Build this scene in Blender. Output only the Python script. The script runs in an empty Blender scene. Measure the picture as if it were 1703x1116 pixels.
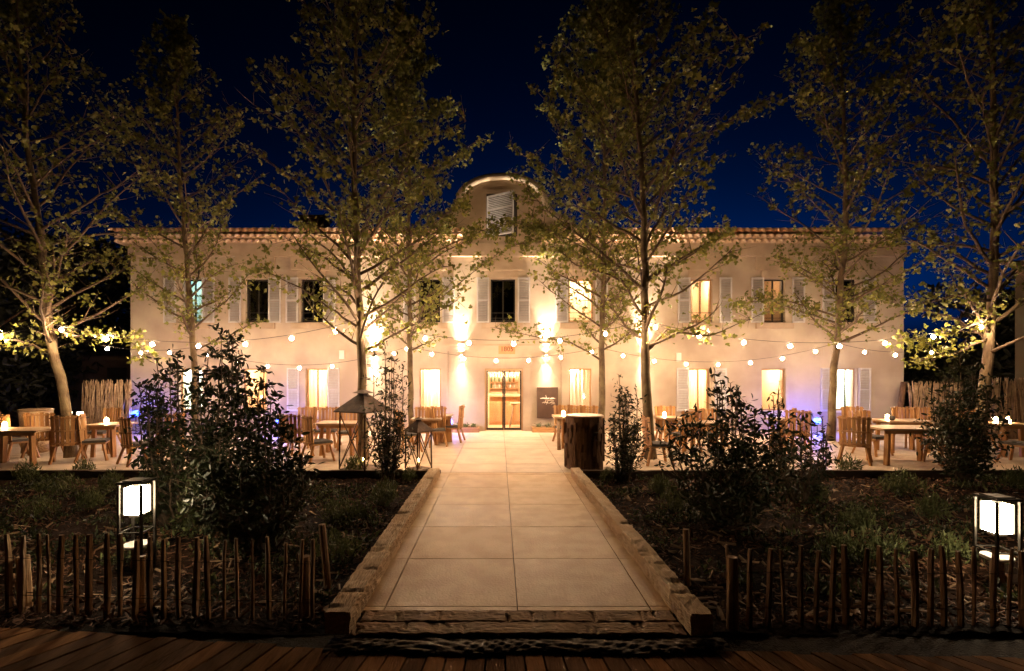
import bpy, bmesh, math, random
import numpy as np
from mathutils import Vector, Matrix
R = math.radians
PI = math.pi
random.seed(7)
rng = np.random.default_rng(11)
S = bpy.context.scene
C = S.collection

# ---------------------------------------------------------------- camera, sky, exposure
H = 1.95            # eye height
F = 822.0           # focal length in photo pixels
CX, CY = 830.0, 617.0
cam = bpy.data.cameras.new('camera'); camo = bpy.data.objects.new('camera', cam); C.objects.link(camo)
camo.location = (0, 0, H); camo.rotation_euler = (R(90), 0, 0)
cam.sensor_width = 36; cam.lens = F / 1703 * 36
cam.shift_x = 0.0126; cam.shift_y = 0.0346
cam.clip_start = 0.05; cam.clip_end = 2000
S.camera = camo

w = bpy.data.worlds.new("World"); S.world = w; w.use_nodes = True
nt = w.node_tree; nt.nodes.clear()
wo = nt.nodes.new('ShaderNodeOutputWorld'); bg = nt.nodes.new('ShaderNodeBackground')
sky = nt.nodes.new('ShaderNodeTexSky'); sky.sky_type = 'NISHITA'; sky.sun_disc = False
sky.sun_elevation = R(-5.0); sky.sun_rotation = R(10); sky.air_density = 1.0; sky.dust_density = 0.0; sky.ozone_density = 6.0
sep = nt.nodes.new('ShaderNodeSeparateColor'); nt.links.new(sky.outputs[0], sep.inputs[0])
pw = nt.nodes.new('ShaderNodeMath'); pw.operation = 'POWER'; pw.inputs[1].default_value = 2.3; nt.links.new(sep.outputs[2], pw.inputs[0])
sc_ = nt.nodes.new('ShaderNodeVectorMath'); sc_.operation = 'SCALE'; sc_.inputs[0].default_value = (0.0, 26.0, 165.0)
nt.links.new(pw.outputs[0], sc_.inputs['Scale']); nt.links.new(sc_.outputs[0], bg.inputs[0])
bg.inputs[1].default_value = 0.13
nt.links.new(bg.outputs[0], wo.inputs[0])

S.view_settings.view_transform = 'Standard'; S.view_settings.look = 'None'
S.view_settings.exposure = 1.93; S.view_settings.gamma = 1.0
S.render.engine = 'CYCLES'
cy = S.cycles
cy.use_denoising = True
try: cy.denoiser = 'OPENIMAGEDENOISE'
except Exception: pass
cy.use_light_tree = True
cy.max_bounces = 5; cy.diffuse_bounces = 3; cy.glossy_bounces = 2; cy.transmission_bounces = 3; cy.transparent_max_bounces = 12
cy.sample_clamp_indirect = 3.0; cy.sample_clamp_direct = 0
cy.caustics_reflective = False; cy.caustics_refractive = False

WARM = (1.0, 0.64, 0.36); WARM2 = (1.0, 0.75, 0.50)
BULB_W = 9.5; BULB_NEAR = 17.0; SCONCE_W = 130.0

def P(px, py, Y):
    return ((px - CX) / F * Y, Y, H - (py - CY) / F * Y)
def XA(px, Y): return (px - CX) / F * Y
def ZA(py, Y): return H - (py - CY) / F * Y
def G(px, py, z=0.0):
    Y = F * (H - z) / (py - CY)
    return ((px - CX) / F * Y, Y, z)

# ---------------------------------------------------------------- materials
MATS = {}
def mat(name, c1, c2=None, rough=0.7, scale=6.0, bump=0.0, bscale=None, stretch=(1,1,1), metal=0.0, detail=6, transl=0.0, spec=0.4, contrast=0.5, coord='Object', c3=None, s3=0.8):
    if name in MATS: return MATS[name]
    m = bpy.data.materials.new(name); m.use_nodes = True
    t = m.node_tree; n = t.nodes; l = t.links
    b = n['Principled BSDF']
    b.inputs['Roughness'].default_value = rough; b.inputs['Metallic'].default_value = metal
    b.inputs['Specular IOR Level'].default_value = spec
    tc = n.new('ShaderNodeTexCoord'); mp = n.new('ShaderNodeMapping'); mp.inputs['Scale'].default_value = stretch
    l.new(tc.outputs[coord], mp.inputs[0])
    if c2 is None: c2 = tuple(x * 0.7 for x in c1)
    nz = n.new('ShaderNodeTexNoise'); nz.inputs['Scale'].default_value = scale; nz.inputs['Detail'].default_value = detail; nz.inputs['Roughness'].default_value = 0.62
    l.new(mp.outputs[0], nz.inputs['Vector'])
    cr = n.new('ShaderNodeValToRGB'); cr.color_ramp.elements[0].position = 0.5 - contrast * 0.4; cr.color_ramp.elements[1].position = 0.5 + contrast * 0.4
    cr.color_ramp.elements[0].color = (*c2, 1); cr.color_ramp.elements[1].color = (*c1, 1)
    l.new(nz.outputs['Fac'], cr.inputs[0])
    col = cr.outputs[0]
    if c3 is not None:
        n3 = n.new('ShaderNodeTexNoise'); n3.inputs['Scale'].default_value = s3; n3.inputs['Detail'].default_value = 4
        l.new(tc.outputs[coord], n3.inputs['Vector'])
        r3 = n.new('ShaderNodeValToRGB'); r3.color_ramp.elements[0].position = 0.42; r3.color_ramp.elements[1].position = 0.60
        l.new(n3.outputs['Fac'], r3.inputs[0])
        mx = n.new('ShaderNodeMix'); mx.data_type = 'RGBA'; l.new(r3.outputs[0], mx.inputs[0]); l.new(col, mx.inputs[6]); mx.inputs[7].default_value = (*c3, 1)
        col = mx.outputs[2]
    l.new(col, b.inputs['Base Color'])
    if bump:
        nb = n.new('ShaderNodeTexNoise'); nb.inputs['Scale'].default_value = bscale or scale * 4; nb.inputs['Detail'].default_value = 5
        l.new(mp.outputs[0], nb.inputs['Vector'])
        bp = n.new('ShaderNodeBump'); bp.inputs['Strength'].default_value = min(1, bump * 1.0); bp.inputs['Distance'].default_value = 0.02
        l.new(nb.outputs['Fac'], bp.inputs['Height']); l.new(bp.outputs[0], b.inputs['Normal'])
    if transl:
        tr = n.new('ShaderNodeBsdfTranslucent'); l.new(col, tr.inputs[0])
        ms = n.new('ShaderNodeMixShader'); ms.inputs[0].default_value = transl
        l.new(b.outputs[0], ms.inputs[1]); l.new(tr.outputs[0], ms.inputs[2]); l.new(ms.outputs[0], n['Material Output'].inputs[0])
    MATS[name] = m
    return m
def emis(name, col, strength, sample=True, see=False):
    if name in MATS: return MATS[name]
    m = bpy.data.materials.new(name); m.use_nodes = True
    n = m.node_tree.nodes; l = m.node_tree.links; n.remove(n['Principled BSDF'])
    e = n.new('ShaderNodeEmission'); e.inputs[0].default_value = (*col, 1); e.inputs[1].default_value = strength
    if see:
        t = n.new('ShaderNodeBsdfTransparent'); a = n.new('ShaderNodeAddShader'); l.new(t.outputs[0], a.inputs[0]); l.new(e.outputs[0], a.inputs[1]); l.new(a.outputs[0], n['Material Output'].inputs[0])
    else: l.new(e.outputs[0], n['Material Output'].inputs[0])
    if not sample: m.cycles.emission_sampling = 'NONE'
    MATS[name] = m
    return m
def glassmat(name, tint=(1,1,1), refl=0.08):
    if name in MATS: return MATS[name]
    m = bpy.data.materials.new(name); m.use_nodes = True
    n = m.node_tree.nodes; l = m.node_tree.links; n.remove(n['Principled BSDF'])
    t = n.new('ShaderNodeBsdfTransparent'); t.inputs[0].default_value = (*tint, 1)
    g = n.new('ShaderNodeBsdfGlossy'); g.inputs['Roughness'].default_value = 0.02
    x = n.new('ShaderNodeMixShader'); x.inputs[0].default_value = refl
    l.new(t.outputs[0], x.inputs[1]); l.new(g.outputs[0], x.inputs[2]); l.new(x.outputs[0], n['Material Output'].inputs[0])
    MATS[name] = m
    return m

M_STUCCO = mat('stucco', (0.53,0.445,0.34), (0.42,0.345,0.26), 0.92, 1.3, 0.3, 60, c3=(0.345,0.27,0.21), s3=0.55, contrast=0.9)
M_STUCCO2 = mat('stucco_trim', (0.46,0.36,0.26), (0.36,0.27,0.19), 0.9, 2.2, 0.25, 60)
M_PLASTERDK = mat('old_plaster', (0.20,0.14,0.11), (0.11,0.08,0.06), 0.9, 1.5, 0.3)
M_TERRA = mat('terracotta', (0.62,0.36,0.19), (0.44,0.22,0.11), 0.85, 5, 0.3, 40, c3=(0.5,0.36,0.24), s3=2.5)
M_TERRAPALE = mat('pale_tile', (0.68,0.54,0.40), (0.55,0.38,0.25), 0.85, 5, 0.3, 40)
M_SHUT = mat('grey_paint', (0.52,0.50,0.50), (0.44,0.42,0.42), 0.6, 8, 0.1)
M_FRAME = mat('oak_frame', (0.42,0.25,0.12), (0.30,0.17,0.08), 0.5, 10, 0.1, stretch=(1,1,0.2))
M_DFRAME = mat('dark_metal', (0.045,0.04,0.035), (0.03,0.026,0.02), 0.45, 20, metal=0.6)
M_IRON = mat('rusty_iron', (0.11,0.06,0.035), (0.05,0.03,0.02), 0.7, 9, 0.3, metal=0.3)
M_WOOD = mat('teak', (0.50,0.27,0.10), (0.31,0.14,0.045), 0.55, 9, 0.2, stretch=(3,3,0.35))
M_WOODH = mat('teak_flat', (0.46,0.26,0.11), (0.29,0.14,0.05), 0.5, 9, 0.2, stretch=(0.4,3,3))
M_WOODB = mat('teak_dark', (0.36,0.18,0.065), (0.22,0.10,0.035), 0.6, 9, 0.2, stretch=(3,3,0.35))
M_WOODC = mat('teak_pale', (0.56,0.34,0.15), (0.40,0.21,0.08), 0.55, 9, 0.2, stretch=(3,3,0.35))
M_WOODTOP = mat('oiled_tabletop', (0.46,0.32,0.20), (0.30,0.19,0.11), 0.42, 7, 0.15, stretch=(0.4,3,1))
M_CUSH = mat('grey_canvas', (0.10,0.09,0.085), (0.07,0.06,0.055), 0.95, 30, 0.3)
M_BARK = mat('tree_bark', (0.15,0.10,0.055), (0.06,0.04,0.025), 0.92, 5, 0.8, 18, stretch=(2,2,0.6), c3=(0.19,0.145,0.08), s3=3)
M_BARKDK = mat('rough_bark', (0.19,0.105,0.055), (0.04,0.022,0.014), 0.95, 7, 1.0, 20, stretch=(3,3,0.4))
M_BRANCH = mat('twig_bark', (0.15,0.10,0.06), (0.06,0.04,0.025), 0.85, 8, 0.3)
M_LEAF = mat('plane_leaf', (0.20,0.205,0.04), (0.085,0.095,0.018), 0.55, 1.3, transl=0.35, contrast=0.6)
M_LEAF2 = mat('plane_leaf_pale', (0.36,0.34,0.08), (0.17,0.175,0.035), 0.55, 1.3, transl=0.35, contrast=0.6)
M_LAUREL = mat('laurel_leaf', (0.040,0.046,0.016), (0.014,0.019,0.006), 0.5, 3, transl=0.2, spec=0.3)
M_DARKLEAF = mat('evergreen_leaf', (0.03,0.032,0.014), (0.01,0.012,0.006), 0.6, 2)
M_HERB = mat('herb_leaf', (0.13,0.15,0.05), (0.06,0.07,0.022), 0.7, 5, transl=0.2)
M_SOIL = mat('garden_soil', (0.015,0.008,0.0045), (0.004,0.0025,0.002), 0.95, 9, 1.0, 30, c3=(0.022,0.010,0.005), s3=1.2, spec=0.06)
M_EARTH = mat('dark_earth', (0.045,0.03,0.02), (0.02,0.014,0.01), 0.95, 0.5, 0.3, 6)
M_CHIP = mat('mulch_chip', (0.20,0.085,0.036), (0.03,0.013,0.007), 0.85, 2.5, contrast=0.9)
M_STRAW = mat('straw', (0.30,0.19,0.10), (0.12,0.065,0.03), 0.8, 3)
M_TIMBER = mat('weathered_timber', (0.74,0.55,0.36), (0.20,0.115,0.06), 0.9, 11, 1.0, 26, stretch=(2.5,0.35,2.5), c3=(0.46,0.31,0.18), s3=5, contrast=0.8)
M_TIMBERX = mat('weathered_sill', (0.44,0.29,0.17), (0.18,0.10,0.055), 0.9, 7, 1.0, 26, stretch=(0.35,2.5,2.5), c3=(0.22,0.14,0.08), s3=4, contrast=0.8)
M_TIMBERDK = mat('edge_board', (0.10,0.06,0.035), (0.05,0.03,0.018), 0.9, 7, 0.4, stretch=(0.3,2,2))
M_DECK = mat('deck_board', (0.40,0.18,0.065), (0.14,0.06,0.022), 0.9, 6, 0.5, 24, stretch=(3,0.35,1), contrast=0.8, spec=0.08)
M_DECK2 = mat('deck_board_worn', (0.22,0.105,0.045), (0.08,0.038,0.017), 0.9, 6, 0.5, 24, stretch=(3,0.35,1), contrast=0.8, spec=0.08)
M_CLOTH = mat('ground_fabric', (0.24,0.18,0.13), (0.10,0.075,0.055), 0.7, 8, 0.4, 30)
M_SAND = mat('gravel_strip', (0.07,0.052,0.04), (0.03,0.022,0.017), 0.95, 14, 1.0, 60)
M_PICKET = mat('chestnut', (0.38,0.22,0.10), (0.13,0.07,0.035), 0.8, 7, 0.6, 22, stretch=(3,3,0.4))
M_TWIG = mat('woven_branch', (0.50,0.36,0.24), (0.24,0.15,0.09), 0.85, 6, 0.3)
M_WHITE = mat('white_paint', (0.72,0.68,0.64), (0.62,0.58,0.54), 0.6, 5)
M_CURT = mat('cream_curtain', (0.78,0.66,0.48), (0.70,0.57,0.40), 0.9, 5, transl=0.4)
M_ROOMW = mat('room_wall', (0.66,0.50,0.33), (0.60,0.44,0.28), 0.9, 2)
M_ROOMCY = mat('pale_blue_room', (0.35,0.75,0.85), (0.30,0.68,0.78), 0.9, 2)
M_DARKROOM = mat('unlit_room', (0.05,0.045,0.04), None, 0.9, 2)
M_ROOMWOOD = mat('room_oak', (0.48,0.25,0.10), (0.36,0.17,0.06), 0.5, 6, 0.1, stretch=(2,2,0.4))
M_BRONZE = mat('brown_board', (0.11,0.065,0.045), (0.08,0.047,0.033), 0.5, 4, metal=0.2)
M_GOLD = mat('pale_lettering', (0.55,0.45,0.35), (0.45,0.36,0.27), 0.5, 5)
M_ORANGE = mat('orange_plaque', (0.62,0.30,0.14), (0.52,0.24,0.10), 0.5, 8)
M_INK = mat('brown_ink', (0.10,0.03,0.012), (0.08,0.025,0.01), 0.6, 5)
M_GLASS = glassmat('window_glass', (0.95,0.95,0.95), 0.07)
M_DARKGLASS = glassmat('unlit_glass', (0.5,0.5,0.5), 0.10)
M_BULB = emis('lit_bulb', (1.0,0.80,0.55), 40.0, sample=False, see=True)
M_FLAME = emis('candle_flame', (1.0,0.62,0.28), 14.0, sample=False, see=True)
M_BLUE = emis('blue_lamp_glow', (0.012,0.045,1.0), 5.0, sample=False, see=True)
M_LANT = emis('lantern_glow', (1.0,0.78,0.50), 22.0)
M_SCON = emis('lamp_aperture', (1.0,0.85,0.62), 30.0, sample=False, see=True)
M_CABLE = mat('black_cable', (0.03,0.025,0.02), None, 0.7)
M_TILES = [mat('stone_tile', (0.61,0.41,0.21), (0.44,0.285,0.14), 0.54, 2.2, 0.2, 45, c3=(0.42,0.255,0.115), s3=3.4, contrast=0.8),
           mat('stone_tile_warm', (0.56,0.37,0.185), (0.39,0.245,0.12), 0.52, 2.6, 0.2, 45, c3=(0.38,0.225,0.10), s3=4.1, contrast=0.8),
           mat('stone_tile_light', (0.65,0.445,0.235), (0.49,0.32,0.165), 0.56, 1.9, 0.2, 45, c3=(0.46,0.285,0.13), s3=3.0, contrast=0.8)]
M_TERR = [mat('terrace_stone', (0.60,0.48,0.36), (0.50,0.39,0.285), 0.62, 2.2, 0.2, 45, c3=(0.44,0.335,0.24), s3=1.8, contrast=0.8),  # same tiles as the path, kept paler: bulb overexposure put into the colour
          mat('terrace_stone_warm', (0.57,0.45,0.33), (0.47,0.36,0.26), 0.60, 2.6, 0.2, 45, c3=(0.41,0.31,0.215), s3=2.3, contrast=0.8),
          mat('terrace_stone_light', (0.63,0.51,0.385), (0.53,0.42,0.31), 0.64, 1.9, 0.2, 45, c3=(0.47,0.36,0.26), s3=1.5, contrast=0.8)]
M_GROUT = mat('tile_joint', (0.10,0.07,0.05), None, 0.95)

# ---------------------------------------------------------------- mesh helpers
def org(o):
    v = Vector((0,0,0))
    while o is not None:
        v = v + o.location; o = o.parent
    return v
class MB:
    def __init__(s): s.v = []; s.f = []; s.m = []; s.smooth = []
    def add(s, vs, fs, mi=0, sm=False):
        k = len(s.v); s.v += [tuple(v) for v in vs]
        for f in fs: s.f.append([k + i for i in f]); s.m.append(mi); s.smooth.append(sm)
        return s
    def box(s, x0, x1, y0, y1, z0, z1, mi=0, jit=0.0):
        vs = [(x,y,z) for z in (z0,z1) for y in (y0,y1) for x in (x0,x1)]
        if jit: vs = [tuple(c + random.uniform(-jit, jit) for c in v) for v in vs]
        return s.add(vs, [(0,2,3,1),(4,5,7,6),(0,1,5,4),(2,6,7,3),(0,4,6,2),(1,3,7,5)], mi)
    def obox(s, M, sx, sy, sz, mi=0):
        vs = [M @ Vector((x*sx/2, y*sy/2, z*sz/2)) for z in (-1,1) for y in (-1,1) for x in (-1,1)]
        return s.add(vs, [(0,2,3,1),(4,5,7,6),(0,1,5,4),(2,6,7,3),(0,4,6,2),(1,3,7,5)], mi)
    def bar(s, a, b, wx, wy=None, mi=0):
        a = Vector(a); b = Vector(b); d = b - a; q = d.to_track_quat('Z', 'Y').to_matrix().to_4x4()
        return s.obox(Matrix.Translation((a+b)/2) @ q, wx, wy or wx, d.length, mi)
    def tube(s, pts, rads, n=8, mi=0, cap=True, sm=True, wob=0.0):
        pts = [Vector(p) for p in pts]; k = len(s.v); L = len(pts)
        ref = Vector((0.13,0.97,0.2))
        for i, p in enumerate(pts):
            d = (pts[min(i+1,L-1)] - pts[max(i-1,0)])
            if d.length < 1e-9: d = Vector((0,0,1))
            d.normalize()
            u = d.cross(ref)
            if u.length < 0.05: u = d.cross(Vector((1,0,0)))
            u.normalize(); v = d.cross(u); r = rads[i] if hasattr(rads,'__len__') else rads
            for j in range(n):
                a = 2*PI*j/n; rr = r*(1+random.uniform(-wob,wob)) if wob else r
                s.v.append(tuple(p + u*math.cos(a)*rr + v*math.sin(a)*rr))
        for i in range(L-1):
            for j in range(n):
                s.f.append([k+i*n+j, k+i*n+(j+1)%n, k+(i+1)*n+(j+1)%n, k+(i+1)*n+j]); s.m.append(mi); s.smooth.append(sm)
        if cap:
            s.f.append([k+j for j in range(n)][::-1]); s.m.append(mi); s.smooth.append(False)
            s.f.append([k+(L-1)*n+j for j in range(n)]); s.m.append(mi); s.smooth.append(False)
        return s
    def lathe(s, prof, cx, cy, n=16, mi=0, sm=True):
        k = len(s.v)
        for r, z in prof:
            for j in range(n):
                a = 2*PI*j/n; s.v.append((cx+r*math.cos(a), cy+r*math.sin(a), z))
        for i in range(len(prof)-1):
            for j in range(n):
                s.f.append([k+i*n+j, k+i*n+(j+1)%n, k+(i+1)*n+(j+1)%n, k+(i+1)*n+j]); s.m.append(mi); s.smooth.append(sm)
        s.f.append([k+j for j in range(n)][::-1]); s.m.append(mi); s.smooth.append(False)
        s.f.append([k+(len(prof)-1)*n+j for j in range(n)]); s.m.append(mi); s.smooth.append(False)
        return s
    def prism(s, outline, y0, y1, mi=0):          # outline in (x,z), extruded in y
        n = len(outline); vs = [(x,y0,z) for x,z in outline] + [(x,y1,z) for x,z in outline]
        fs = [list(range(n)), list(range(2*n-1, n-1, -1))] + [(i, n+i, n+(i+1)%n, (i+1)%n) for i in range(n)]
        return s.add(vs, fs, mi)
    def build(s, name, mats, parent=None, world=True, base=None):
        if not isinstance(mats, (list,tuple)): mats = [mats]
        me = bpy.data.meshes.new(name)
        off = org(parent) if (parent is not None and world) else (Vector(base) if base is not None else Vector((0,0,0)))
        ox, oy, oz = off
        me.from_pydata([(x-ox, y-oy, z-oz) for x,y,z in s.v], [], s.f)
        for m in mats: me.materials.append(m)
        me.polygons.foreach_set('material_index', s.m); me.polygons.foreach_set('use_smooth', s.smooth)
        me.update()
        o = bpy.data.objects.new(name, me); C.objects.link(o)
        if parent is not None: o.parent = parent
        elif base is not None: o.location = base
        return o
def tag(o, label=None, cat=None, group=None, kind=None):
    if label: o['label'] = label
    if cat: o['category'] = cat
    if group: o['group'] = group
    if kind: o['kind'] = kind
    return o
def empty(name, loc, label=None, cat=None, group=None, rz=0):
    o = bpy.data.objects.new(name, None); C.objects.link(o); o.location = loc; o.rotation_euler = (0,0,rz); o.empty_display_size = 0.2
    return tag(o, label, cat, group)
def copy_tree(o, parent=None):
    c = o.copy(); C.objects.link(c); c.parent = parent
    for ch in list(o.children):
        if ch.name != c.name: copy_tree(ch, c)
    return c
def struct(o): o['kind'] = 'structure'; return o
def light(name, kind, loc, energy, color, parent=None, **kw):
    L = bpy.data.lights.new(name, kind); L.energy = energy; L.color = color
    for k, v in kw.items():
        if k not in ('rot',): setattr(L, k, v)
    o = bpy.data.objects.new(name, L); C.objects.link(o)
    o.location = Vector(loc) - (org(parent) if parent is not None else Vector((0,0,0)))
    if 'rot' in kw: o.rotation_euler = kw['rot']
    if parent is not None: o.parent = parent
    return o
# scatter of many small flat pieces, as arrays
def scatter(name, mats, tv, tf, pos, scl, rotm, parent=None, base=None, matidx=None):
    N = len(pos); k = len(tv)
    V = np.einsum('nij,kj->nki', rotm, np.asarray(tv, float)) * scl[:, None, None] + pos[:, None, :]
    off = np.array(org(parent)) if parent is not None else (np.array(base, float) if base is not None else np.zeros(3))
    V = (V - off).reshape(-1, 3)
    loops = np.concatenate([np.asarray(f) for f in tf]); lens = np.array([len(f) for f in tf])
    allL = (loops[None, :] + (np.arange(N) * k)[:, None]).reshape(-1)
    tot = np.tile(lens, N); st = np.concatenate([[0], np.cumsum(tot)[:-1]])
    me = bpy.data.meshes.new(name)
    me.vertices.add(len(V)); me.vertices.foreach_set('co', V.reshape(-1))
    me.loops.add(len(allL)); me.loops.foreach_set('vertex_index', allL.astype(np.int32))
    me.polygons.add(len(tot)); me.polygons.foreach_set('loop_start', st.astype(np.int32)); me.polygons.foreach_set('loop_total', tot.astype(np.int32))
    for m in (mats if isinstance(mats, (list,tuple)) else [mats]): me.materials.append(m)
    if matidx is not None: me.polygons.foreach_set('material_index', np.repeat(matidx, len(tf)).astype(np.int32))
    me.update(calc_edges=True); me.validate()
    o = bpy.data.objects.new(name, me); C.objects.link(o)
    if parent is not None: o.parent = parent
    elif base is not None: o.location = base
    return o
def rand_rot(N, flat=None):
    q = rng.normal(size=(N,4)); 
    if flat is not None: q[:,1:3] *= flat
    q /= np.linalg.norm(q, axis=1)[:,None]
    w_,x,y,z = q.T
    return np.stack([np.stack([1-2*(y*y+z*z),2*(x*y-z*w_),2*(x*z+y*w_)],-1),np.stack([2*(x*y+z*w_),1-2*(x*x+z*z),2*(y*z-x*w_)],-1),np.stack([2*(x*z-y*w_),2*(y*z+x*w_),1-2*(x*x+y*y)],-1)],1)
LEAF_V = [(0,0,0),(0.34,0.12,0.05),(0.50,0.42,0.10),(0.24,0.50,0.03),(0.22,0.78,0.06),(0,1.0,-0.04),(-0.22,0.78,0.06),(-0.24,0.50,0.03),(-0.50,0.42,0.10),(-0.34,0.12,0.05),(0,0.5,-0.03)]
LEAF_F = [(0,1,2,3,10),(3,4,5,10),(5,6,7,10),(7,8,9,0,10)]
LAUR_V = [(0,0,0),(0.17,0.3,0.05),(0.15,0.68,0.05),(0,1,-0.05),(-0.15,0.68,0.05),(-0.17,0.3,0.05)]
LAUR_F = [(0,1,2,3),(0,3,4,5)]
CHIP_V = [(-0.5,-0.12,0),(0.5,-0.1,0),(0.5,0.12,0),(-0.5,0.1,0),(-0.5,0,0.10),(0.5,0,0.08)]
CHIP_F = [(0,1,5,4),(2,3,4,5)]

# ---------------------------------------------------------------- ground, terrace, path, beds, boardwalk
mb = MB(); mb.box(-600, 600, -60, 900, -0.5, -0.16); g = mb.build('ground', M_EARTH); struct(g)
YE = 9.5       # front edge of the terrace
def tiles(mb, x0, x1, y0, y1, gx=0.15, wx=1.09, gy=5.14, wy=1.045, top=0.0):
    i = math.floor((x0 - gx) / wx)
    while gx + i*wx < x1:
        a, b = max(x0, gx+i*wx), min(x1, gx+(i+1)*wx)
        j = math.floor((y0 - gy) / wy)
        while gy + j*wy < y1:
            c, d = max(y0, gy+j*wy), min(y1, gy+(j+1)*wy)
            if b-a > 0.03 and d-c > 0.03:
                e = 0.0035; mi = random.choice((0,0,1,2)); h = random.uniform(-0.001, 0.001)
                mb.box(a+e, b-e, c+e, d-e, -0.04, top+h, mi)
            j += 1
        i += 1
mb = MB(); tiles(mb, -15, 17.5, YE, 16.03)
mb.box(-15, 17.5, YE, 16.03, -0.14, -0.045, 3)
o = mb.build('terrace', M_TERR + [M_GROUT]); struct(o)
mb = MB(); tiles(mb, -1.12, 1.42, 4.02, YE)
mb.box(-1.12, 1.42, 4.02, YE-0.01, -0.14, -0.045, 3)
o = mb.build('path', M_TILES + [M_GROUT]); struct(o)

def bed(x0, x1, y0, y1, seed):
    rr = random.Random(seed); nx = int((x1-x0)/0.11); ny = int((y1-y0)/0.11)
    vs = []; fs = []
    for j in range(ny+1):
        for i in range(nx+1):
            x = x0+(x1-x0)*i/nx; y = y0+(y1-y0)*j/ny
            vs.append((x, y, -0.10 + 0.035*math.sin(x*2.3+seed)*math.cos(y*1.9) + rr.uniform(-0.018,0.018)))
    for j in range(ny):
        for i in range(nx):
            k = j*(nx+1)+i; fs.append((k,k+1,k+nx+2,k+nx+1))
    m = MB(); m.add(vs, fs, 0, True); return struct(m.build('garden_bed', M_SOIL))
bed(-13.5, -1.28, 3.85, YE-0.02, 1); bed(1.50, 15.5, 3.85, YE-0.02, 5)

# mulch and straw on the beds
def litter(n, x0, x1, y0, y1, mat_, smin, smax, name, label):
    pos = np.stack([rng.uniform(x0,x1,n), y0 + (y1-y0)*rng.uniform(0,1,n)**1.4, rng.uniform(-0.105,-0.06,n)],1)
    o = scatter(name, mat_, CHIP_V, CHIP_F, pos, rng.uniform(smin,smax,n), rand_rot(n, 0.25))
    return tag(o, label, name.replace('_',' '), kind='stuff')
litter(9000, -8.5, -1.35, 3.95, 9.4, M_CHIP, 0.03, 0.09, 'mulch', 'brown wood chip mulch strewn over the left garden bed')
litter(11000, 1.62, 9.8, 3.95, 9.4, M_CHIP, 0.03, 0.09, 'mulch', 'brown wood chip mulch strewn over the right garden bed')
litter(500, -6.5, -1.4, 4.2, 8.8, M_STRAW, 0.08, 0.2, 'straw', 'dry straw stalks lying on the soil of the left bed')
litter(800, 1.7, 8, 4.1, 8.8, M_STRAW, 0.08, 0.2, 'straw', 'dry straw stalks lying on the soil of the right bed')

def cover(x0, x1, y0, y1, n, label, seed):
    k = 150; cx = rng.uniform(x0,x1,k); cyy = rng.uniform(y0,y1,k); idx = rng.integers(0,k,n)
    pos = np.stack([cx[idx]+rng.normal(0,0.10,n), cyy[idx]+rng.normal(0,0.10,n), -0.09+np.abs(rng.normal(0,0.05,n))],1)
    keep = (pos[:,0]>x0)&(pos[:,0]<x1)&(pos[:,1]>y0)&(pos[:,1]<y1); pos = pos[keep]; m_ = len(pos)
    up = np.array([[1,0,0],[0,0,-1],[0,1,0]],float)
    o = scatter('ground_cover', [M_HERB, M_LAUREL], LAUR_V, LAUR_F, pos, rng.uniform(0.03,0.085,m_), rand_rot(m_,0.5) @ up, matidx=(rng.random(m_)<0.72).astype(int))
    tag(o, label, 'ground cover', kind='stuff')
cover(-8.5,-1.5,4.3,9.3,9000,'low leafy weeds scattered over the left garden bed',1)
cover(1.75,9.5,4.3,9.3,9000,'low leafy weeds scattered over the right garden bed',2)
# rough timbers along the path
def timber(name, a, b, w_, z0, z1, m, label, seed, n=120, amp=0.007):
    rr = random.Random(seed); a = Vector(a); b = Vector(b); d = (b-a); L = d.length; d.normalize(); s_ = Vector((d.y,-d.x,0))
    prof = [(-.5,0),(-.5,.35),(-.5,.72),(-.495,.9),(-.47,.99),(-.25,1.0),(.02,.99),(.26,1.0),(.47,.99),(.495,.9),(.5,.7),(.5,.4),(.5,0)]
    vs = []; fs = []; k = len(prof)
    cuts = [rr.random() for _ in range(16)]; wv = 0.0
    for i in range(n+1):
        wv = wv*0.75+rr.uniform(-amp,amp)*0.5; t = i/n; p = a + d*L*t + s_*wv*0.6; dip = sum(0.016*math.exp(-((t-c)/0.006)**2) for c in cuts)
        for (u,v) in prof:
            jj = rr.uniform(-amp, amp)
            vs.append(p + s_*(u*w_ + jj*(0.4 if abs(u)<.4 else 1)) + Vector((0,0, z0+(z1-z0)*v + (rr.uniform(-amp,amp)*0.5 - dip*(1.0 if u*math.sin(cuts[0]*99+i*0.21) > -0.1 else 0.2) if v > .5 else 0))))
    for i in range(n):
        for j in range(k-1): fs.append((i*k+j, (i+1)*k+j, (i+1)*k+j+1, i*k+j+1))
    fs.append(tuple(range(k))); fs.append(tuple(range(n*k+k-1, n*k-1, -1)))
    m_ = MB(); m_.add([v-a for v in vs], fs, 0, False); o = m_.build(name, m); o.location = a
    return tag(o, label, 'timber beam', None)
timber('timber_edging', (-1.20,3.66,0), (-1.19,9.12,0), 0.19, 0.0, 0.165, M_TIMBER, 'long rough pale timber beam edging the left side of the path', 3)
timber('timber_edging', (1.49,3.64,0), (1.41,9.15,0), 0.165, 0.0, 0.16, M_TIMBER, 'long rough pale timber beam edging the right side of the path', 4)
timber('step_beam', (-1.08,3.93,0), (1.38,3.93,0), 0.165, -0.10, 0.008, M_TIMBERX, 'flat weathered timber sill touching the near edge of the path tiles', 5, amp=0.006, n=90)
timber('step_beam', (-1.10,3.757,0), (1.40,3.757,0), 0.16, -0.10, 0.004, M_TIMBERX, 'outer flat timber sill beside the crumpled ground fabric', 15, amp=0.006, n=90)
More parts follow.
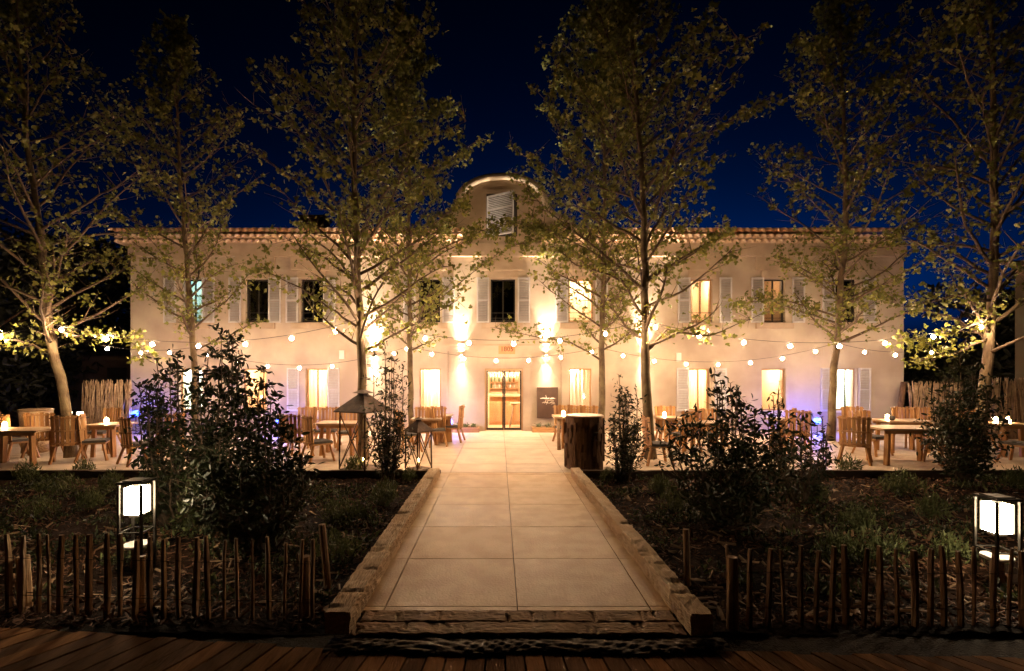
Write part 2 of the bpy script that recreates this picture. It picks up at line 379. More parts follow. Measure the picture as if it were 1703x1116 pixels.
timber('edge_board', (-13.5,YE-0.05,0), (-1.12,YE-0.05,0), 0.09, -0.13, 0.055, M_TIMBERDK, 'dark board between the left garden bed and the terrace', 6, amp=0.004)
timber('edge_board', (1.52,YE-0.05,0), (15.5,YE-0.05,0), 0.09, -0.13, 0.055, M_TIMBERDK, 'dark board between the right garden bed and the terrace', 7, amp=0.004)

# gravel between fence and boardwalk, crumpled fabric, boardwalk
mb = MB(); vs = []; fs = []; nx, ny = 220, 10
for j in range(ny+1):
    for i in range(nx+1):
        x = -7+14*i/nx; y = 2.9+1.15*j/ny + (0.08 if x < -2 else 0)
        vs.append((x,y,-0.118+random.uniform(-0.007,0.007)))
for j in range(ny):
    for i in range(nx): k = j*(nx+1)+i; fs.append((k,k+1,k+nx+2,k+nx+1))
mb.add(vs, fs, 0, True); struct(mb.build('gravel_verge', M_SAND))
mb = MB(); vs = []; fs = []; nx, ny = 260, 14
for j in range(ny+1):
    for i in range(nx+1):
        x = -1.25+2.9*i/nx; t = j/ny; y = 3.49+0.19*t + 0.02*math.sin(x*5)*(1-t)
        z = -0.036 + 0.009*abs(math.sin(x*17+8*t+3*math.sin(x*4.3)))-0.009*abs(math.sin(x*11-14*t+2*math.sin(x*7.1))) + random.uniform(-0.003,0.003) + 0.018*math.sin(t*PI)
        vs.append((x,y,z))
for j in range(ny):
    for i in range(nx): k = j*(nx+1)+i; fs.append((k,k+1,k+nx+2,k+nx+1))
mb.add(vs, fs, 0, True); tag(mb.build('ground_fabric', M_CLOTH, base=(0.2,3.55,-0.05)), 'crumpled dark ground fabric between the timber sill and the boardwalk', 'fabric')
edge = [(-260,1028),(0,1043),(135,1052),(300,1063),(560,1079),(830,1084),(1160,1083),(1300,1086),(1703,1093),(1950,1098)]
def edgeY(px):
    for (a,ya),(b,yb) in zip(edge, edge[1:]):
        if a <= px <= b: return ya+(yb-ya)*(px-a)/(b-a)
    return edge[-1][1]
mb = MB(); px = -255.0; bi = 0
while px < 1945:
    wpx = 31.0 + abs(px-830)*0.004
    def ep(p):
        q = G(p, edgeY(p), -0.05); return Vector(q)
    a = ep(px+1.6); b = ep(px+wpx-1.6)
    def dr(p):   # boards fan out round the curve of the walk
        u = (p-830)/800.0; return Vector((0.55*u + 0.25*u*abs(u), -1, 0)).normalized()
    da, db = dr(px), dr(px+wpx); L = 2.2; h = random.uniform(-0.004,0.003); e0 = random.uniform(-0.015,0.02)
    pts = [a-da*e0, b-db*e0, b+db*L, a+da*L]
    mb.add([(p.x,p.y,-0.05+h) for p in pts]+[(p.x,p.y,-0.10) for p in pts], [(0,3,2,1),(4,5,6,7),(0,1,5,4),(1,2,6,5),(2,3,7,6),(3,0,4,7)], random.choice((0,1)))
    px += wpx; bi += 1
struct(mb.build('boardwalk', [M_DECK, M_DECK2]))

# ---------------------------------------------------------------- the main house
YF = 16.03; XL = XA(217, YF); XR = XA(1503, YF)
bx = lambda px: XA(px, YF)
bz = lambda py: ZA(py, YF)
house = empty('main_house', (bx(838), YF, 0), 'long two storey cream stucco house with curved central gable and tiled eaves', 'house')
UP = [(305,337),(408,446),(500,537),(696,732),(816,857),(946,987),(1149,1185),(1271,1306),(1389,1425)]
UZ = (464,536)
GR = [(298,336),(403,443),(508,544),(697,733),(947,984),(1146,1181),(1267,1307),(1390,1425)]
GZ = (613,683)
DOOR = (806,870,613,716)
opens = [(bx(a),bx(b),bz(UZ[1]),bz(UZ[0])) for a,b in UP] + [(bx(a),bx(b),bz(GZ[1]),bz(GZ[0])) for a,b in GR] + [(bx(DOOR[0]),bx(DOOR[1]),0.0,bz(DOOR[2]))]
panels = [(bx(745),bx(794),bz(706),bz(584)), (bx(885),bx(934),bz(706),bz(584))]
TH = 0.34; PD = 0.05
WT = bz(405)
xs = sorted({XL, XR} | {round(v,5) for o_ in opens+panels for v in o_[:2]}); zs = sorted({0.0, WT} | {round(v,5) for o_ in opens+panels for v in o_[2:]})
def depth(x, z):
    for a,b,c,d in opens:
        if a < x < b and c < z < d: return TH
    for a,b,c,d in panels:
        if a < x < b and c < z < d: return PD
    return 0.0
mb = MB(); nX, nZ = len(xs)-1, len(zs)-1
D = [[depth((xs[i]+xs[i+1])/2, (zs[j]+zs[j+1])/2) for j in range(nZ)] for i in range(nX)]
for i in range(nX):
    for j in range(nZ):
        d = D[i][j]; x0,x1,z0,z1 = xs[i],xs[i+1],zs[j],zs[j+1]
        if d < TH: mb.add([(x0,YF+d,z0),(x1,YF+d,z0),(x1,YF+d,z1),(x0,YF+d,z1)], [(0,1,2,3)])
        if i+1 < nX and D[i+1][j] != d:
            e = D[i+1][j]; mb.add([(x1,YF+d,z0),(x1,YF+e,z0),(x1,YF+e,z1),(x1,YF+d,z1)], [(0,1,2,3)])
        if j+1 < nZ and D[i][j+1] != d:
            e = D[i][j+1]; mb.add([(x0,YF+d,z1),(x1,YF+d,z1),(x1,YF+e,z1),(x0,YF+e,z1)], [(0,1,2,3)])
# end walls and back wall
YB = YF + 9.0
mb.box(XL, XL+0.3, YF+0.001, YB, 0, WT); mb.box(XR-0.3, XR, YF+0.001, YB, 0, WT); mb.box(XL+0.3, XR-0.3, YB-0.3, YB, 0, WT)
mb.build('wall', M_STUCCO, house)
# floor slab inside, upper floor slab, inner back of front wall kept dark
mb = MB(); mb.box(XL+0.3, XR-0.3, YF+TH+3.2, YF+TH+3.3, 0.0, WT-0.05); mb.box(XL+0.3, XR-0.3, YF+0.36, YF+TH+3.2, 2.42, 2.52)
mb.box(XL+0.3, XR-0.3, YF+0.36, YF+TH+3.2, -0.12, -0.01); mb.build('partition', M_ROOMW, house)
# frieze, lintel blocks, sill blocks, string line, plinth
mb = MB(); mb.box(XL-0.02, XR+0.02, YF-0.10, YF-0.001, bz(427), WT-0.02); mb.build('frieze', M_STUCCO2, house)
for a,b in UP:
    c = (a+b)/2
    mb = MB(); mb.box(bx(a-15), bx(b+12), YF-0.085, YF-0.002, bz(450), bz(427)-0.003)
    mb.box(bx(a-5), bx(b+5), YF-0.05, YF-0.002, bz(463), bz(450)-0.003); mb.build('lintel', M_STUCCO2, house)
    mb = MB(); mb.box(bx(a-15), bx(b+12), YF-0.09, YF-0.002, bz(547), bz(537.5)); mb.build('sill', M_STUCCO2, house)
mb = MB(); mb.box(bx(740), bx(943), YF-0.035, YF-0.002, bz(575), bz(572)); mb.build('string_course', M_STUCCO2, house)
for a,b in ((XL, bx(803)), (bx(873), XR)):
    mb = MB(); mb.box(a, b, YF-0.03, YF-0.002, 0.0, 0.16); mb.build('plinth', M_STUCCO2, house)
# surround of the blind panels
for a,b,c,d in panels:
    mb = MB()
    mb.box(a-0.05, a, YF-0.02, YF-0.001, c, d+0.0); mb.box(b, b+0.05, YF-0.02, YF-0.001, c, d); mb.box(a-0.05, b+0.05, YF-0.02, YF-0.001, c-0.05, c)
    mb.build('panel_border', M_STUCCO, house)

# eaves: two corbelled rows of tile ends below a terracotta row, broken by the gable
def half_tile(mb, x, y0, y1, z0, z1, r, mi=0, up=True, t=0.018, n=7):
    s_ = 1 if up else -1
    vs = []
    for (y,z) in ((y0,z0),(y1,z1)):
        for q in (r, r-t):
            for i in range(n+1):
                a = PI*i/n; vs.append((x-q*math.cos(a), y, z + s_*q*math.sin(a)*0.9))
    k = n+1; fs = []
    for i in range(n):
        fs += [(i,i+1,2*k+i+1,2*k+i), (k+i+1,k+i,3*k+i,3*k+i+1), (i+1,i,k+i,k+i+1)]
    mb.add(vs, fs, mi, True)
def eaves(x0, x1):
    sp = 0.236; n = int((x1-x0)/sp)
    e1 = MB(); e2 = MB(); rt = MB()
    zb = bz(405)
    e1.box(x0, x1, YF-0.10, YF+0.3, zb-0.018, zb-0.002); e1.box(x0, x1, YF-0.20, YF+0.3, zb+0.118, zb+0.132)
    e1.box(x0, x1, YF-0.10, YF+0.3, zb, zb+0.116)
    e1.box(x0, x1, YF-0.20, YF+0.3, zb+0.134, zb+0.25)
    for i in range(n+1):
        x = x0+0.1+i*sp
        if x > x1-0.08: break
        half_tile(e1, x, YF-0.22, YF-0.02, zb+0.0, zb+0.0, 0.105)
        half_tile(e1, x+sp/2, YF-0.335, YF-0.1, zb+0.135, zb+0.135, 0.105)
        j = random.uniform(-0.012,0.012); L = 8.6
        half_tile(rt, x, YF-0.47+j, YF+4.2, zb+0.285+random.uniform(-.004,.006), zb+0.285+4.67*0.262, 0.108, t=0.02)
        half_tile(rt, x+sp/2, YF-0.44+j, YF+4.2, zb+0.335, zb+0.335+4.64*0.262, 0.085, up=False, t=0.015)
    rt.add([(x0,YF-0.36,zb+0.252),(x1,YF-0.36,zb+0.252),(x1,YF+4.4,zb+0.252+4.76*0.262),(x0,YF+4.4,zb+0.252+4.76*0.262)], [(0,1,2,3)])
    e1.build('cornice', M_TERRAPALE, house); rt.build('roof_tiles', M_TERRA, house)
eaves(bx(198), bx(766)); eaves(bx(899), bx(1484))
zb = bz(405)
mb = MB(); mb.add([(XL-0.3,YF+4.3,zb+0.25+4.7*0.262),(XR+0.3,YF+4.3,zb+0.25+4.7*0.262),(XR+0.3,YB+0.4,zb+0.25),(XL-0.3,YB+0.4,zb+0.25)], [(0,1,2,3)])
for xx in (XL, XR): mb.add([(xx,YF,zb),(xx,YB,zb),(xx,YF+4.3,zb+0.2+4.7*0.262)], [(0,1,2)])
mb.build('roof', M_TERRA, house)
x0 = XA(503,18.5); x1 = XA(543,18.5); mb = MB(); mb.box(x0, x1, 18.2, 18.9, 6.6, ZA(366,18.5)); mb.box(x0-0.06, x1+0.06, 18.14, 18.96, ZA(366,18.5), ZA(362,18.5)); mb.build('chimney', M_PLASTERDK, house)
# curved gable
def smoothpts(p, n=5):
    out = []
    for i in range(len(p)-1):
        p0,p1,p2,p3 = p[max(i-1,0)],p[i],p[i+1],p[min(i+2,len(p)-1)]
        for k in range(n):
            t = k/n; out.append(tuple(0.5*((2*p1[j])+(-p0[j]+p2[j])*t+(2*p0[j]-5*p1[j]+4*p2[j]-p3[j])*t*t+(-p0[j]+3*p1[j]-3*p2[j]+p3[j])*t**3) for j in (0,1)))
    out.append(p[-1]); return out
LEFTC = [(716,386),(719,377),(731,369),(747,361),(757,348),(761,333),(765,320),(781,305),(806,295),(835,292)]
RIGHTC = [(835,292),(863,294),(888,305),(903,320),(909,334),(914,347),(925,358),(941,364),(953,373),(956,386)]
oc = smoothpts(LEFTC,4)[:-1] + smoothpts(RIGHTC,4)
outl = [(bx(a),bz(b)) for a,b in oc]
mb = MB()
poly = [(bx(768),WT)] + [(bx(768),bz(386))] + outl + [(bx(897),bz(386)),(bx(897),WT)]
# split: body between 768 and 897 and the shoulders standing on the roof
base_z = bz(398)
mb.prism([(outl[0][0],base_z)]+outl+[(outl[-1][0],base_z)], YF-0.05, YF+0.35)
mb.box(bx(767), bx(898), YF-0.05, YF+0.35, bz(427)+0.001, base_z-0.001)
mb.build('gable', M_STUCCO2, house)
# raised rim along the curve
mb = MB(); n = len(outl); c0 = Vector((bx(836), bz(372)))
vs = []; fs = []
for i,(x,z) in enumerate(outl):
    a = Vector(outl[max(i-1,0)]); b = Vector(outl[min(i+1,n-1)]); d = (b-a).normalized(); nn = Vector((d.y,-d.x))
    o_ = Vector((x,z)) - nn*0.045; i_ = Vector((x,z)) + nn*0.17
    vs += [(o_.x,YF-0.13,o_.y),(i_.x,YF-0.13,i_.y),(i_.x,YF-0.051,i_.y),(o_.x,YF+0.42,o_.y)]
for i in range(n-1):
    for j in range(4): fs.append((4*i+j, 4*i+(j+1)%4, 4*(i+1)+(j+1)%4, 4*(i+1)+j))
mb.add(vs, fs, 0, True); mb.build('coping', M_STUCCO, house)
# gable opening frame and its hanging shutter
mb = MB(); mb.box(bx(800), bx(868), YF-0.09, YF-0.051, bz(322), bz(316)); mb.box(bx(800), bx(808), YF-0.085, YF-0.051, bz(394), bz(322)); mb.box(bx(860), bx(868), YF-0.085, YF-0.051, bz(394), bz(322))
mb.build('gable_surround', M_STUCCO2, house)

def shutter_mesh(w_, h, name='shutter', rows=2):
    m = MB(); fr = 0.045
    m.box(0, fr, -0.018, 0.018, 0, h); m.box(w_-fr, w_, -0.018, 0.018, 0, h)
    for k in range(rows+1):
        z = (h-fr)*k/rows; m.box(fr, w_-fr, -0.016, 0.016, z, z+fr)
    n = int(h/0.055)
    for i in range(n):
        z = fr+0.02+(h-2*fr-0.03)*i/(n-1)
        m.obox(Matrix.Translation((w_/2,0,z)) @ Matrix.Rotation(R(-38),4,'X'), w_-2*fr, 0.006, 0.05)
    me = m.build(name, M_SHUT); return me
UH = bz(UZ[0]) - bz(UZ[1]) + 0.06; GH = bz(GZ[0]) - bz(GZ[1]) + 0.04
su = shutter_mesh(0.40, UH); sg = shutter_mesh(0.39, GH)
used = {id(su): 0, id(sg): 0}
hx, hy, hz = house.location
def put_shutter(src, px0, zbase, ang=0, y=None, label=None):
    if used[id(src)] == 0: o_ = src
    else: o_ = src.copy(); C.objects.link(o_)
    used[id(src)] += 1; o_.parent = house
    o_.location = (bx(px0)-hx, (y or YF-0.035)-hy, zbase-hz); o_.rotation_euler = (0,0,ang)
    if label: o_['label'] = label
    return o_
upsh = [(273,291),(337,357),(381,402),(447,468),(476,496),(538,559),(671,692),(736,757),(793,813),(861,881),(924,944),(990,1011),(1127,1147),(1196,1216),(1249,1269),(1317,1338),(1367,1387),(1435,1456)]
for a,b in upsh: put_shutter(su, a, bz(537), 0, y=YF-0.035)
for a,b in ((478,499),(545,566),(1125,1145),(1188,1209),(1364,1384),(1427,1448)): put_shutter(sg, a, bz(684), 0)
gs = shutter_mesh(1.0, bz(326)-bz(393), rows=3); gs.parent = house; gs.location = (bx(810)-hx, YF-0.11-hy, bz(396)-hz); gs.rotation_euler = (0, 0, R(-33)); gs['label'] = 'louvred shutter standing half open in the curved gable'
mb = MB(); mb.box(bx(809), bx(860), YF-0.068, YF-0.052, bz(394), bz(324)); mb.build('gable_dark_panel', M_DARKROOM, house)  # dark panel on the gable face, standing for the shade inside the opening

# windows
def window(a, b, c, d, fm, glass, mull=True, bars=False, inset=0.12):
    x0,x1,z0,z1 = bx(a),bx(b),bz(d),bz(c); y = YF+inset; f = 0.045
    m = MB(); m.box(x0, x0+f, y, y+0.06, z0, z1); m.box(x1-f, x1, y, y+0.06, z0, z1); m.box(x0+f, x1-f, y, y+0.06, z0, z0+f); m.box(x0+f, x1-f, y, y+0.06, z1-f, z1)
    if mull: m.box((x0+x1)/2-0.02, (x0+x1)/2+0.02, y+0.005, y+0.055, z0+f, z1-f)
    fo = m.build('window', fm, house)
    m = MB(); m.box(x0+f, x1-f, y+0.027, y+0.033, z0+f, z1-f); m.build('pane', glass, fo)
    if bars:
        m = MB()
        for q in (0.06, 0.13, 0.30): m.box(x0+0.002, x1-0.002, YF+0.03, YF+0.045, z0+q, z0+q+0.016)
        m.build('guard_rail', M_DFRAME, fo)
    return fo, (x0,x1,z0,z1)
def room(x0,x1,z0,z1,y0,y1,m,name='room'):
    r = MB(); t = 0.03
    r.box(x0,x1,y1,y1+t,z0,z1); r.box(x0-t,x0,y0,y1,z0,z1); r.box(x1,x1+t,y0,y1,z0,z1); r.box(x0,x1,y0,y1,z1,z1+t); r.box(x0,x1,y0,y1,z0-t,z0)
    return r.build(name, m, house)
def curtain(x0,x1,z0,z1,y,m,parent,amp=0.025,name='curtain'):
    n = int((x1-x0)/0.02); vs = []; fs = []
    for i in range(n+1):
        x = x0+(x1-x0)*i/n; dy = amp*math.sin(i*0.9)+amp*0.5*math.sin(i*0.37+1)
        vs += [(x,y+dy,z0),(x,y+dy*0.7,z1)]
    for i in range(n): fs.append((2*i,2*i+2,2*i+3,2*i+1))
    q = MB(); q.add(vs, fs, 0, True); return q.build(name, m, parent)
M_ROOMGR = mat('white_room', (0.80,0.83,0.70), None, 0.9, 2)
upstate = ['cyan','dark','dark','dark','dark','bright','warm','dim','dark']
for (a,b), st in zip(UP, upstate):
    fo, (x0,x1,z0,z1) = window(a,b,UZ[0],UZ[1], M_FRAME if st in ('bright','warm') else M_DFRAME, M_GLASS if st in ('bright','warm','cyan','dim') else M_DARKGLASS, mull=(st not in ('bright',)), bars=True)
    ya, yb = YF+TH+0.03, YF+TH+1.6
    rm = {'cyan':M_ROOMCY,'dark':M_DARKROOM,'bright':M_ROOMW,'warm':M_ROOMW,'dim':M_ROOMW}[st]
    room(x0-0.3, x1+0.3, z0-0.25, z1+0.2, ya, yb, rm)
    if st == 'bright': curtain(x0-0.05, x1+0.05, z0-0.2, z1+0.1, ya+0.15, M_CURT, fo); light('room_light','POINT',((x0+x1)/2, ya+0.75, z1-0.2), 75, (1,0.82,0.58), house, shadow_soft_size=0.15)
    if st == 'warm': light('room_light','POINT',((x0+x1)/2+0.2, ya+0.6, z1), 30, WARM2, house, shadow_soft_size=0.1); curtain(x0-0.1, x0+0.25, z0-0.2, z1+0.1, ya+0.1, M_CURT, fo)
    if st == 'dim': light('room_light','POINT',((x0+x1)/2, ya+0.6, z1), 4, WARM, house, shadow_soft_size=0.1)
    if st == 'cyan': light('room_light','POINT',((x0+x1)/2, ya+0.7, z1-0.2), 16, (0.55,0.9,1), house, shadow_soft_size=0.1); curtain(x0-0.05, x0+0.3, z0-0.2, z1+0.1, ya+0.12, M_CURT, fo)
    if st == 'dark': curtain(x0-0.05, x0+0.3, z0-0.2, z1+0.1, ya+0.12, M_DARKROOM, fo)
grst = ['white','warm','curt','hall','hall','curt','plain','white']
for (a,b), st in zip(GR, grst):
    fo, (x0,x1,z0,z1) = window(a,b,GZ[0],GZ[1], M_FRAME, M_GLASS, mull=(st in ('curt',)), bars=False)
    ya, yb = YF+TH+0.03, YF+TH+1.8
    if st == 'hall': continue
    room(x0-0.3, x1+0.3, z0-0.6, z1+0.3, ya, yb, {'white':M_ROOMGR}.get(st, M_ROOMW))
    col, e = {'white':((1,0.97,0.85),75), 'warm':(WARM2,42), 'curt':((1,0.80,0.55),95), 'plain':(WARM2,46)}[st]
    light('room_light','POINT',((x0+x1)/2+0.1, ya+0.85, z1-0.1), e, col, house, shadow_soft_size=0.12)
    if st == 'curt': curtain(x0-0.05, x1+0.05, z0-0.3, z1+0.2, ya+0.12, M_CURT, fo)
    if st == 'plain':
        q = MB(); q.box(x0+0.02, x0+0.36, ya+0.5, ya+0.55, z0-0.3, z1-0.35); q.build('inner_door', M_ROOMWOOD, fo)
    if st == 'white':
        q = MB(); q.box(x1-0.26, x1-0.22, YF+0.2, YF+0.23, z0+0.04, z1-0.04); q.build('casement_edge', M_DFRAME, fo); q = MB(); q.box(x0-0.03,x1+0.03,YF-0.06,YF+0.1,z0-0.06,z0-0.002); q.build('sill', M_WHITE, fo)

# entrance: glazed double door, hall with bar
x0,x1,z1 = bx(DOOR[0]),bx(DOOR[1]),bz(DOOR[2]); y = YF+0.10
m = MB(); f = 0.05
m.box(x0,x0+f,y,y+0.08,0.0,z1); m.box(x1-f,x1,y,y+0.08,0.0,z1); m.box(x0+f,x1-f,y,y+0.08,z1-f,z1)
dr_ = m.build('entrance_door', M_FRAME, house)
for (p,q) in ((x0+f+0.003,(x0+x1)/2-0.004),((x0+x1)/2+0.004,x1-f-0.003)):
    m = MB(); m.box(p,p+0.045,y+0.01,y+0.06,0.02,z1-f-0.01); m.box(q-0.045,q,y+0.01,y+0.06,0.02,z1-f-0.01); m.box(p+0.045,q-0.045,y+0.01,y+0.06,0.02,0.09); m.box(p+0.045,q-0.045,y+0.01,y+0.06,z1-f-0.05,z1-f-0.01)
    lf = m.build('door_leaf', M_DFRAME, dr_)
m = MB(); m.box(x0+f+0.05,x1-f-0.05,y+0.032,y+0.036,0.09,z1-f-0.05); m.build('door_glass', M_GLASS, dr_)
# hall interior
HX0, HX1, HY0, HY1, HZ = bx(686), bx(995), YF+TH+0.02, YF+TH+3.1, 2.28
r = MB(); r.box(HX0,HX1,HY1,HY1+0.03,0,HZ); r.box(HX0-0.03,HX0,HY0,HY1,0,HZ); r.box(HX1,HX1+0.03,HY0,HY1,0,HZ); r.box(HX0,HX1,HY0,HY1,HZ,HZ+0.03)
r.build('hall_wall', M_ROOMW, house)
r = MB(); r.box(HX0,HX1,YF+0.02,HY1,-0.009,0.004); r.build('hall_floor', M_WOODTOP, house)
r = MB()
for i in range(9): xx = HX0+0.35+i*(HX1-HX0-0.7)/8; r.box(xx-0.05,xx+0.05,HY0,HY1-0.01,HZ-0.12,HZ-0.002)
r.build('ceiling_beams', M_ROOMWOOD, house)
r = MB()
for i in range(4):
    xx = HX0+0.5+i*0.26; r.box(xx,xx+0.24,HY1-0.05,HY1-0.005,0.0,2.0)
r.build('wall_panelling', M_ROOMWOOD, house)
curtain(bx(955), bx(995), 0.1, 2.1, HY0+1.1, M_WHITE, house, 0.03, 'hall_curtain')
curtain(bx(690), bx(722), 0.1, 2.1, HY0+1.6, M_WHITE, house, 0.03, 'hall_curtain')
for lx in (bx(705), bx(800), bx(838), bx(878), bx(960)): light('hall_light','POINT',(lx, HY0+1.0, HZ-0.22), 75, (1,0.74,0.46), house, shadow_soft_size=0.08)
cn = empty('bar_counter', (bx(838), HY0+1.6, 0), 'panelled oak bar counter standing inside behind the glass entrance door', 'bar counter')
r = MB(); r.box(bx(812),bx(900),HY0+1.45,HY0+1.95,0.005,1.02); cb = r.build('counter_body', M_ROOMWOOD, cn)
r = MB()
for i in range(4):
    xx = bx(814)+i*0.43; r.box(xx,xx+0.05,HY0+1.425,HY0+1.449,0.06,0.98); r.box(xx+0.06,xx+0.37,HY0+1.43,HY0+1.449,0.12,0.86)
r.build('counter_panel', M_FRAME, cn)
r = MB(); r.box(bx(810),bx(902),HY0+1.38,HY0+2.0,1.022,1.075); r.build('countertop', M_WOODTOP, cn)
sh = empty('back_shelf', (bx(838), HY0+2.9, 0), 'lit wooden shelf unit for bottles on the wall behind the bar', 'shelf')
for k,zz in enumerate((1.25,1.5,1.75)):
    r = MB(); r.box(bx(812),bx(868),HY1-0.28,HY1-0.02,zz,zz+0.025); r.build('shelf_board', M_ROOMWOOD, sh)
r = MB(); r.box(bx(811),bx(812),HY1-0.28,HY1-0.02,1.1,1.9); r.box(bx(868),bx(869),HY1-0.28,HY1-0.02,1.1,1.9); r.build('side_panel', M_ROOMWOOD, sh)
bm_ = [mat('amber_bottle',(0.30,0.12,0.03),None,0.15,3), mat('green_bottle',(0.06,0.12,0.05),None,0.15,3), mat('clear_bottle',(0.6,0.52,0.42),None,0.15,3)]
bsrc = []
for mm in bm_:
    r = MB(); r.lathe([(0.032,0),(0.034,0.01),(0.034,0.13),(0.014,0.17),(0.012,0.21),(0.014,0.215)],0,0,10); bsrc.append(r.build('bottle', mm))
bl = ['amber bottle on the lit shelf behind the bar','green bottle on the lit shelf behind the bar','clear bottle on the lit shelf behind the bar']
first = [True]*3
for zz in (1.275,1.525,1.775):
    for i in range(7):
        k = random.randrange(3); o_ = bsrc[k] if first[k] else bsrc[k].copy()
        if not first[k]: C.objects.link(o_)
        first[k] = False; o_.location = (bx(815)+i*0.145+random.uniform(-.02,.02), HY1-0.14, zz); tag(o_, bl[k], 'bottle', 'bottles on the shelf behind the bar')
gr_ = MB()
for i in range(12): gr_.lathe([(0.008,1.83),(0.008,1.86),(0.035,1.80),(0.032,1.72),(0.004,1.71)], bx(812)+0.1*i+0.04, HY0+1.7, 8)
gr_.box(bx(810),bx(876),HY0+1.66,HY0+1.74,1.862,1.88); tag(gr_.build('glass_rack', mat('clear_glassware',(0.6,0.5,0.4),None,0.2,4), base=(bx(840),HY0+1.7,1.8)), 'rack of stemmed glasses hanging over the bar', 'glass rack')
rt_ = empty('rustic_table', (bx(862), HY0+0.75, 0), 'small rustic table on splayed branch legs inside the right door leaf', 'table')
r = MB(); r.box(bx(850),bx(876),HY0+0.5,HY0+1.0,0.80,0.84); r.build('tabletop', M_WOODTOP, rt_)
for a,b in ((-1,-1),(1,-1),(1,1),(-1,1)):
    r = MB(); r.tube([(bx(863)+a*0.28,HY0+0.75+b*0.26,0.005),(bx(863)+a*0.12,HY0+0.75+b*0.14,0.80)],0.022,6); r.build('leg', M_TWIG, rt_)

# wall lamps throwing light up and down
def wall_lamp(px, py, label, kw=1.0, pd=0.0):
    x, z = bx(px), bz(py); yb = YF+pd
    t = empty('wall_lamp', (x, yb, z), label, 'wall lamp', 'up and down wall lamps on the facade')
    m = MB(); m.box(x-0.05,x+0.05,yb-0.14,yb-0.002,z-0.06,z+0.06); m.build('housing', M_STUCCO2, t)
    for s_ in (1,-1):
        m = MB(); m.box(x-0.035,x+0.035,yb-0.125,yb-0.045,z+s_*0.062-0.0015,z+s_*0.062+0.0015); m.build('aperture', M_SCON, t)
        light('lamp_beam','SPOT',(x,yb-0.095,z+s_*0.075), SCONCE_W*kw*(0.8 if s_>0 else 0.30), (1,0.80,0.55), t, spot_size=R(64 if s_>0 else 60), spot_blend=0.22, shadow_soft_size=0.02, rot=(0 if s_<0 else PI,0,0))
        light('lamp_core','SPOT',(x,yb-0.112,z+s_*0.075), SCONCE_W*kw*(7.5 if s_>0 else 1.2), (1,0.78,0.53), t, spot_size=R(44), spot_blend=0.9, shadow_soft_size=0.02, rot=(0 if s_<0 else PI,0,0))
wall_lamp(767,588,'wall lamp left of the entrance door, lighting the wall above and below it')
wall_lamp(908,588,'wall lamp right of the entrance door, above the brown board')
wall_lamp(622,588,'wall lamp glowing behind the tall tree left of the entrance',1.25)
wall_lamp(1070,590,'wall lamp glowing behind the tall tree right of the entrance',1.15)
for px_,py_,lb in ((569,590,'small white box on the wall left of the bright wall lamp'),(1128,594,'small white box on the wall above the shutter right of the entrance')):
    m = MB(); m.box(bx(px_-4),bx(px_+4),YF-0.06,YF-0.002,bz(py_+7),bz(py_-7)); m.box(bx(px_-3),bx(px_+3),YF-0.066,YF-0.061,bz(py_+5),bz(py_+3)); tag(m.build('junction_box', M_WHITE, base=(bx(px_),YF,bz(py_))), lb, 'wall box')
# number plaque
pq = empty('house_sign', (bx(847), YF-0.03, bz(581)), 'small orange sign with dark numbers above the entrance door', 'sign')
m = MB(); m.box(bx(829),bx(856.5),YF-0.03,YF-0.002,bz(589),bz(573)); m.build('plate', M_ORANGE, pq)
def text(s_, x, y, z, size, m, parent, name='lettering'):
    cu = bpy.data.curves.new(name, 'FONT'); cu.body = s_; cu.size = size; cu.extrude = 0.004; cu.align_x = 'CENTER'; cu.align_y = 'CENTER'
    o_ = bpy.data.objects.new(name, cu); C.objects.link(o_); o_.rotation_euler = (R(90),0,0); o_.location = (0,0,0)
    dg = bpy.context.evaluated_depsgraph_get(); me = bpy.data.meshes.new_from_object(o_.evaluated_get(dg)); bpy.data.objects.remove(o_)
    me.materials.clear(); me.materials.append(m)
    q = bpy.data.objects.new(name, me); C.objects.link(q); q.rotation_euler = (R(90),0,0); q.location = Vector((x,y,z)) - org(parent); q.parent = parent; return q
text('1805', bx(843), YF-0.036, bz(581), 0.21, M_INK, pq)
# brown board with brush lettering
bd = empty('sign_board', (bx(911), YF-0.03, bz(697)), 'dark brown board with pale brush lettering right of the entrance door', 'sign board')
m = MB(); m.box(bx(893),bx(927.5),YF-0.06,YF+0.045,bz(695),bz(644)); m.build('board', M_BRONZE, bd)
m = MB(); yy = YF-0.068
def stroke(pts, r0=0.014): m.tube([(bx(a),yy,bz(b)) for a,b in smoothpts(pts,4)], [r0*(0.5+0.8*math.sin(PI*i/((len(pts)-1)*4+0.01)))+0.003 for i in range((len(pts)-1)*4+1)], 5)
stroke([(898,663),(903,662.4),(909,663.5),(913,662)]); stroke([(907,657),(908,661),(907,667),(905,671)],0.010); stroke([(901,670),(906,669),(912,670.5)],0.012)
stroke([(914,663),(918,662.5),(923,662.8)],0.012); stroke([(910,666),(916,665.3),(921,666.5)],0.010); stroke([(913,671),(917,668.6),(922,669.4)],0.012); stroke([(908,673),(910,668),(911,664)],0.008); stroke([(916,672),(920,671.2),(923,672)],0.008)
m.build('lettering', M_GOLD, bd)
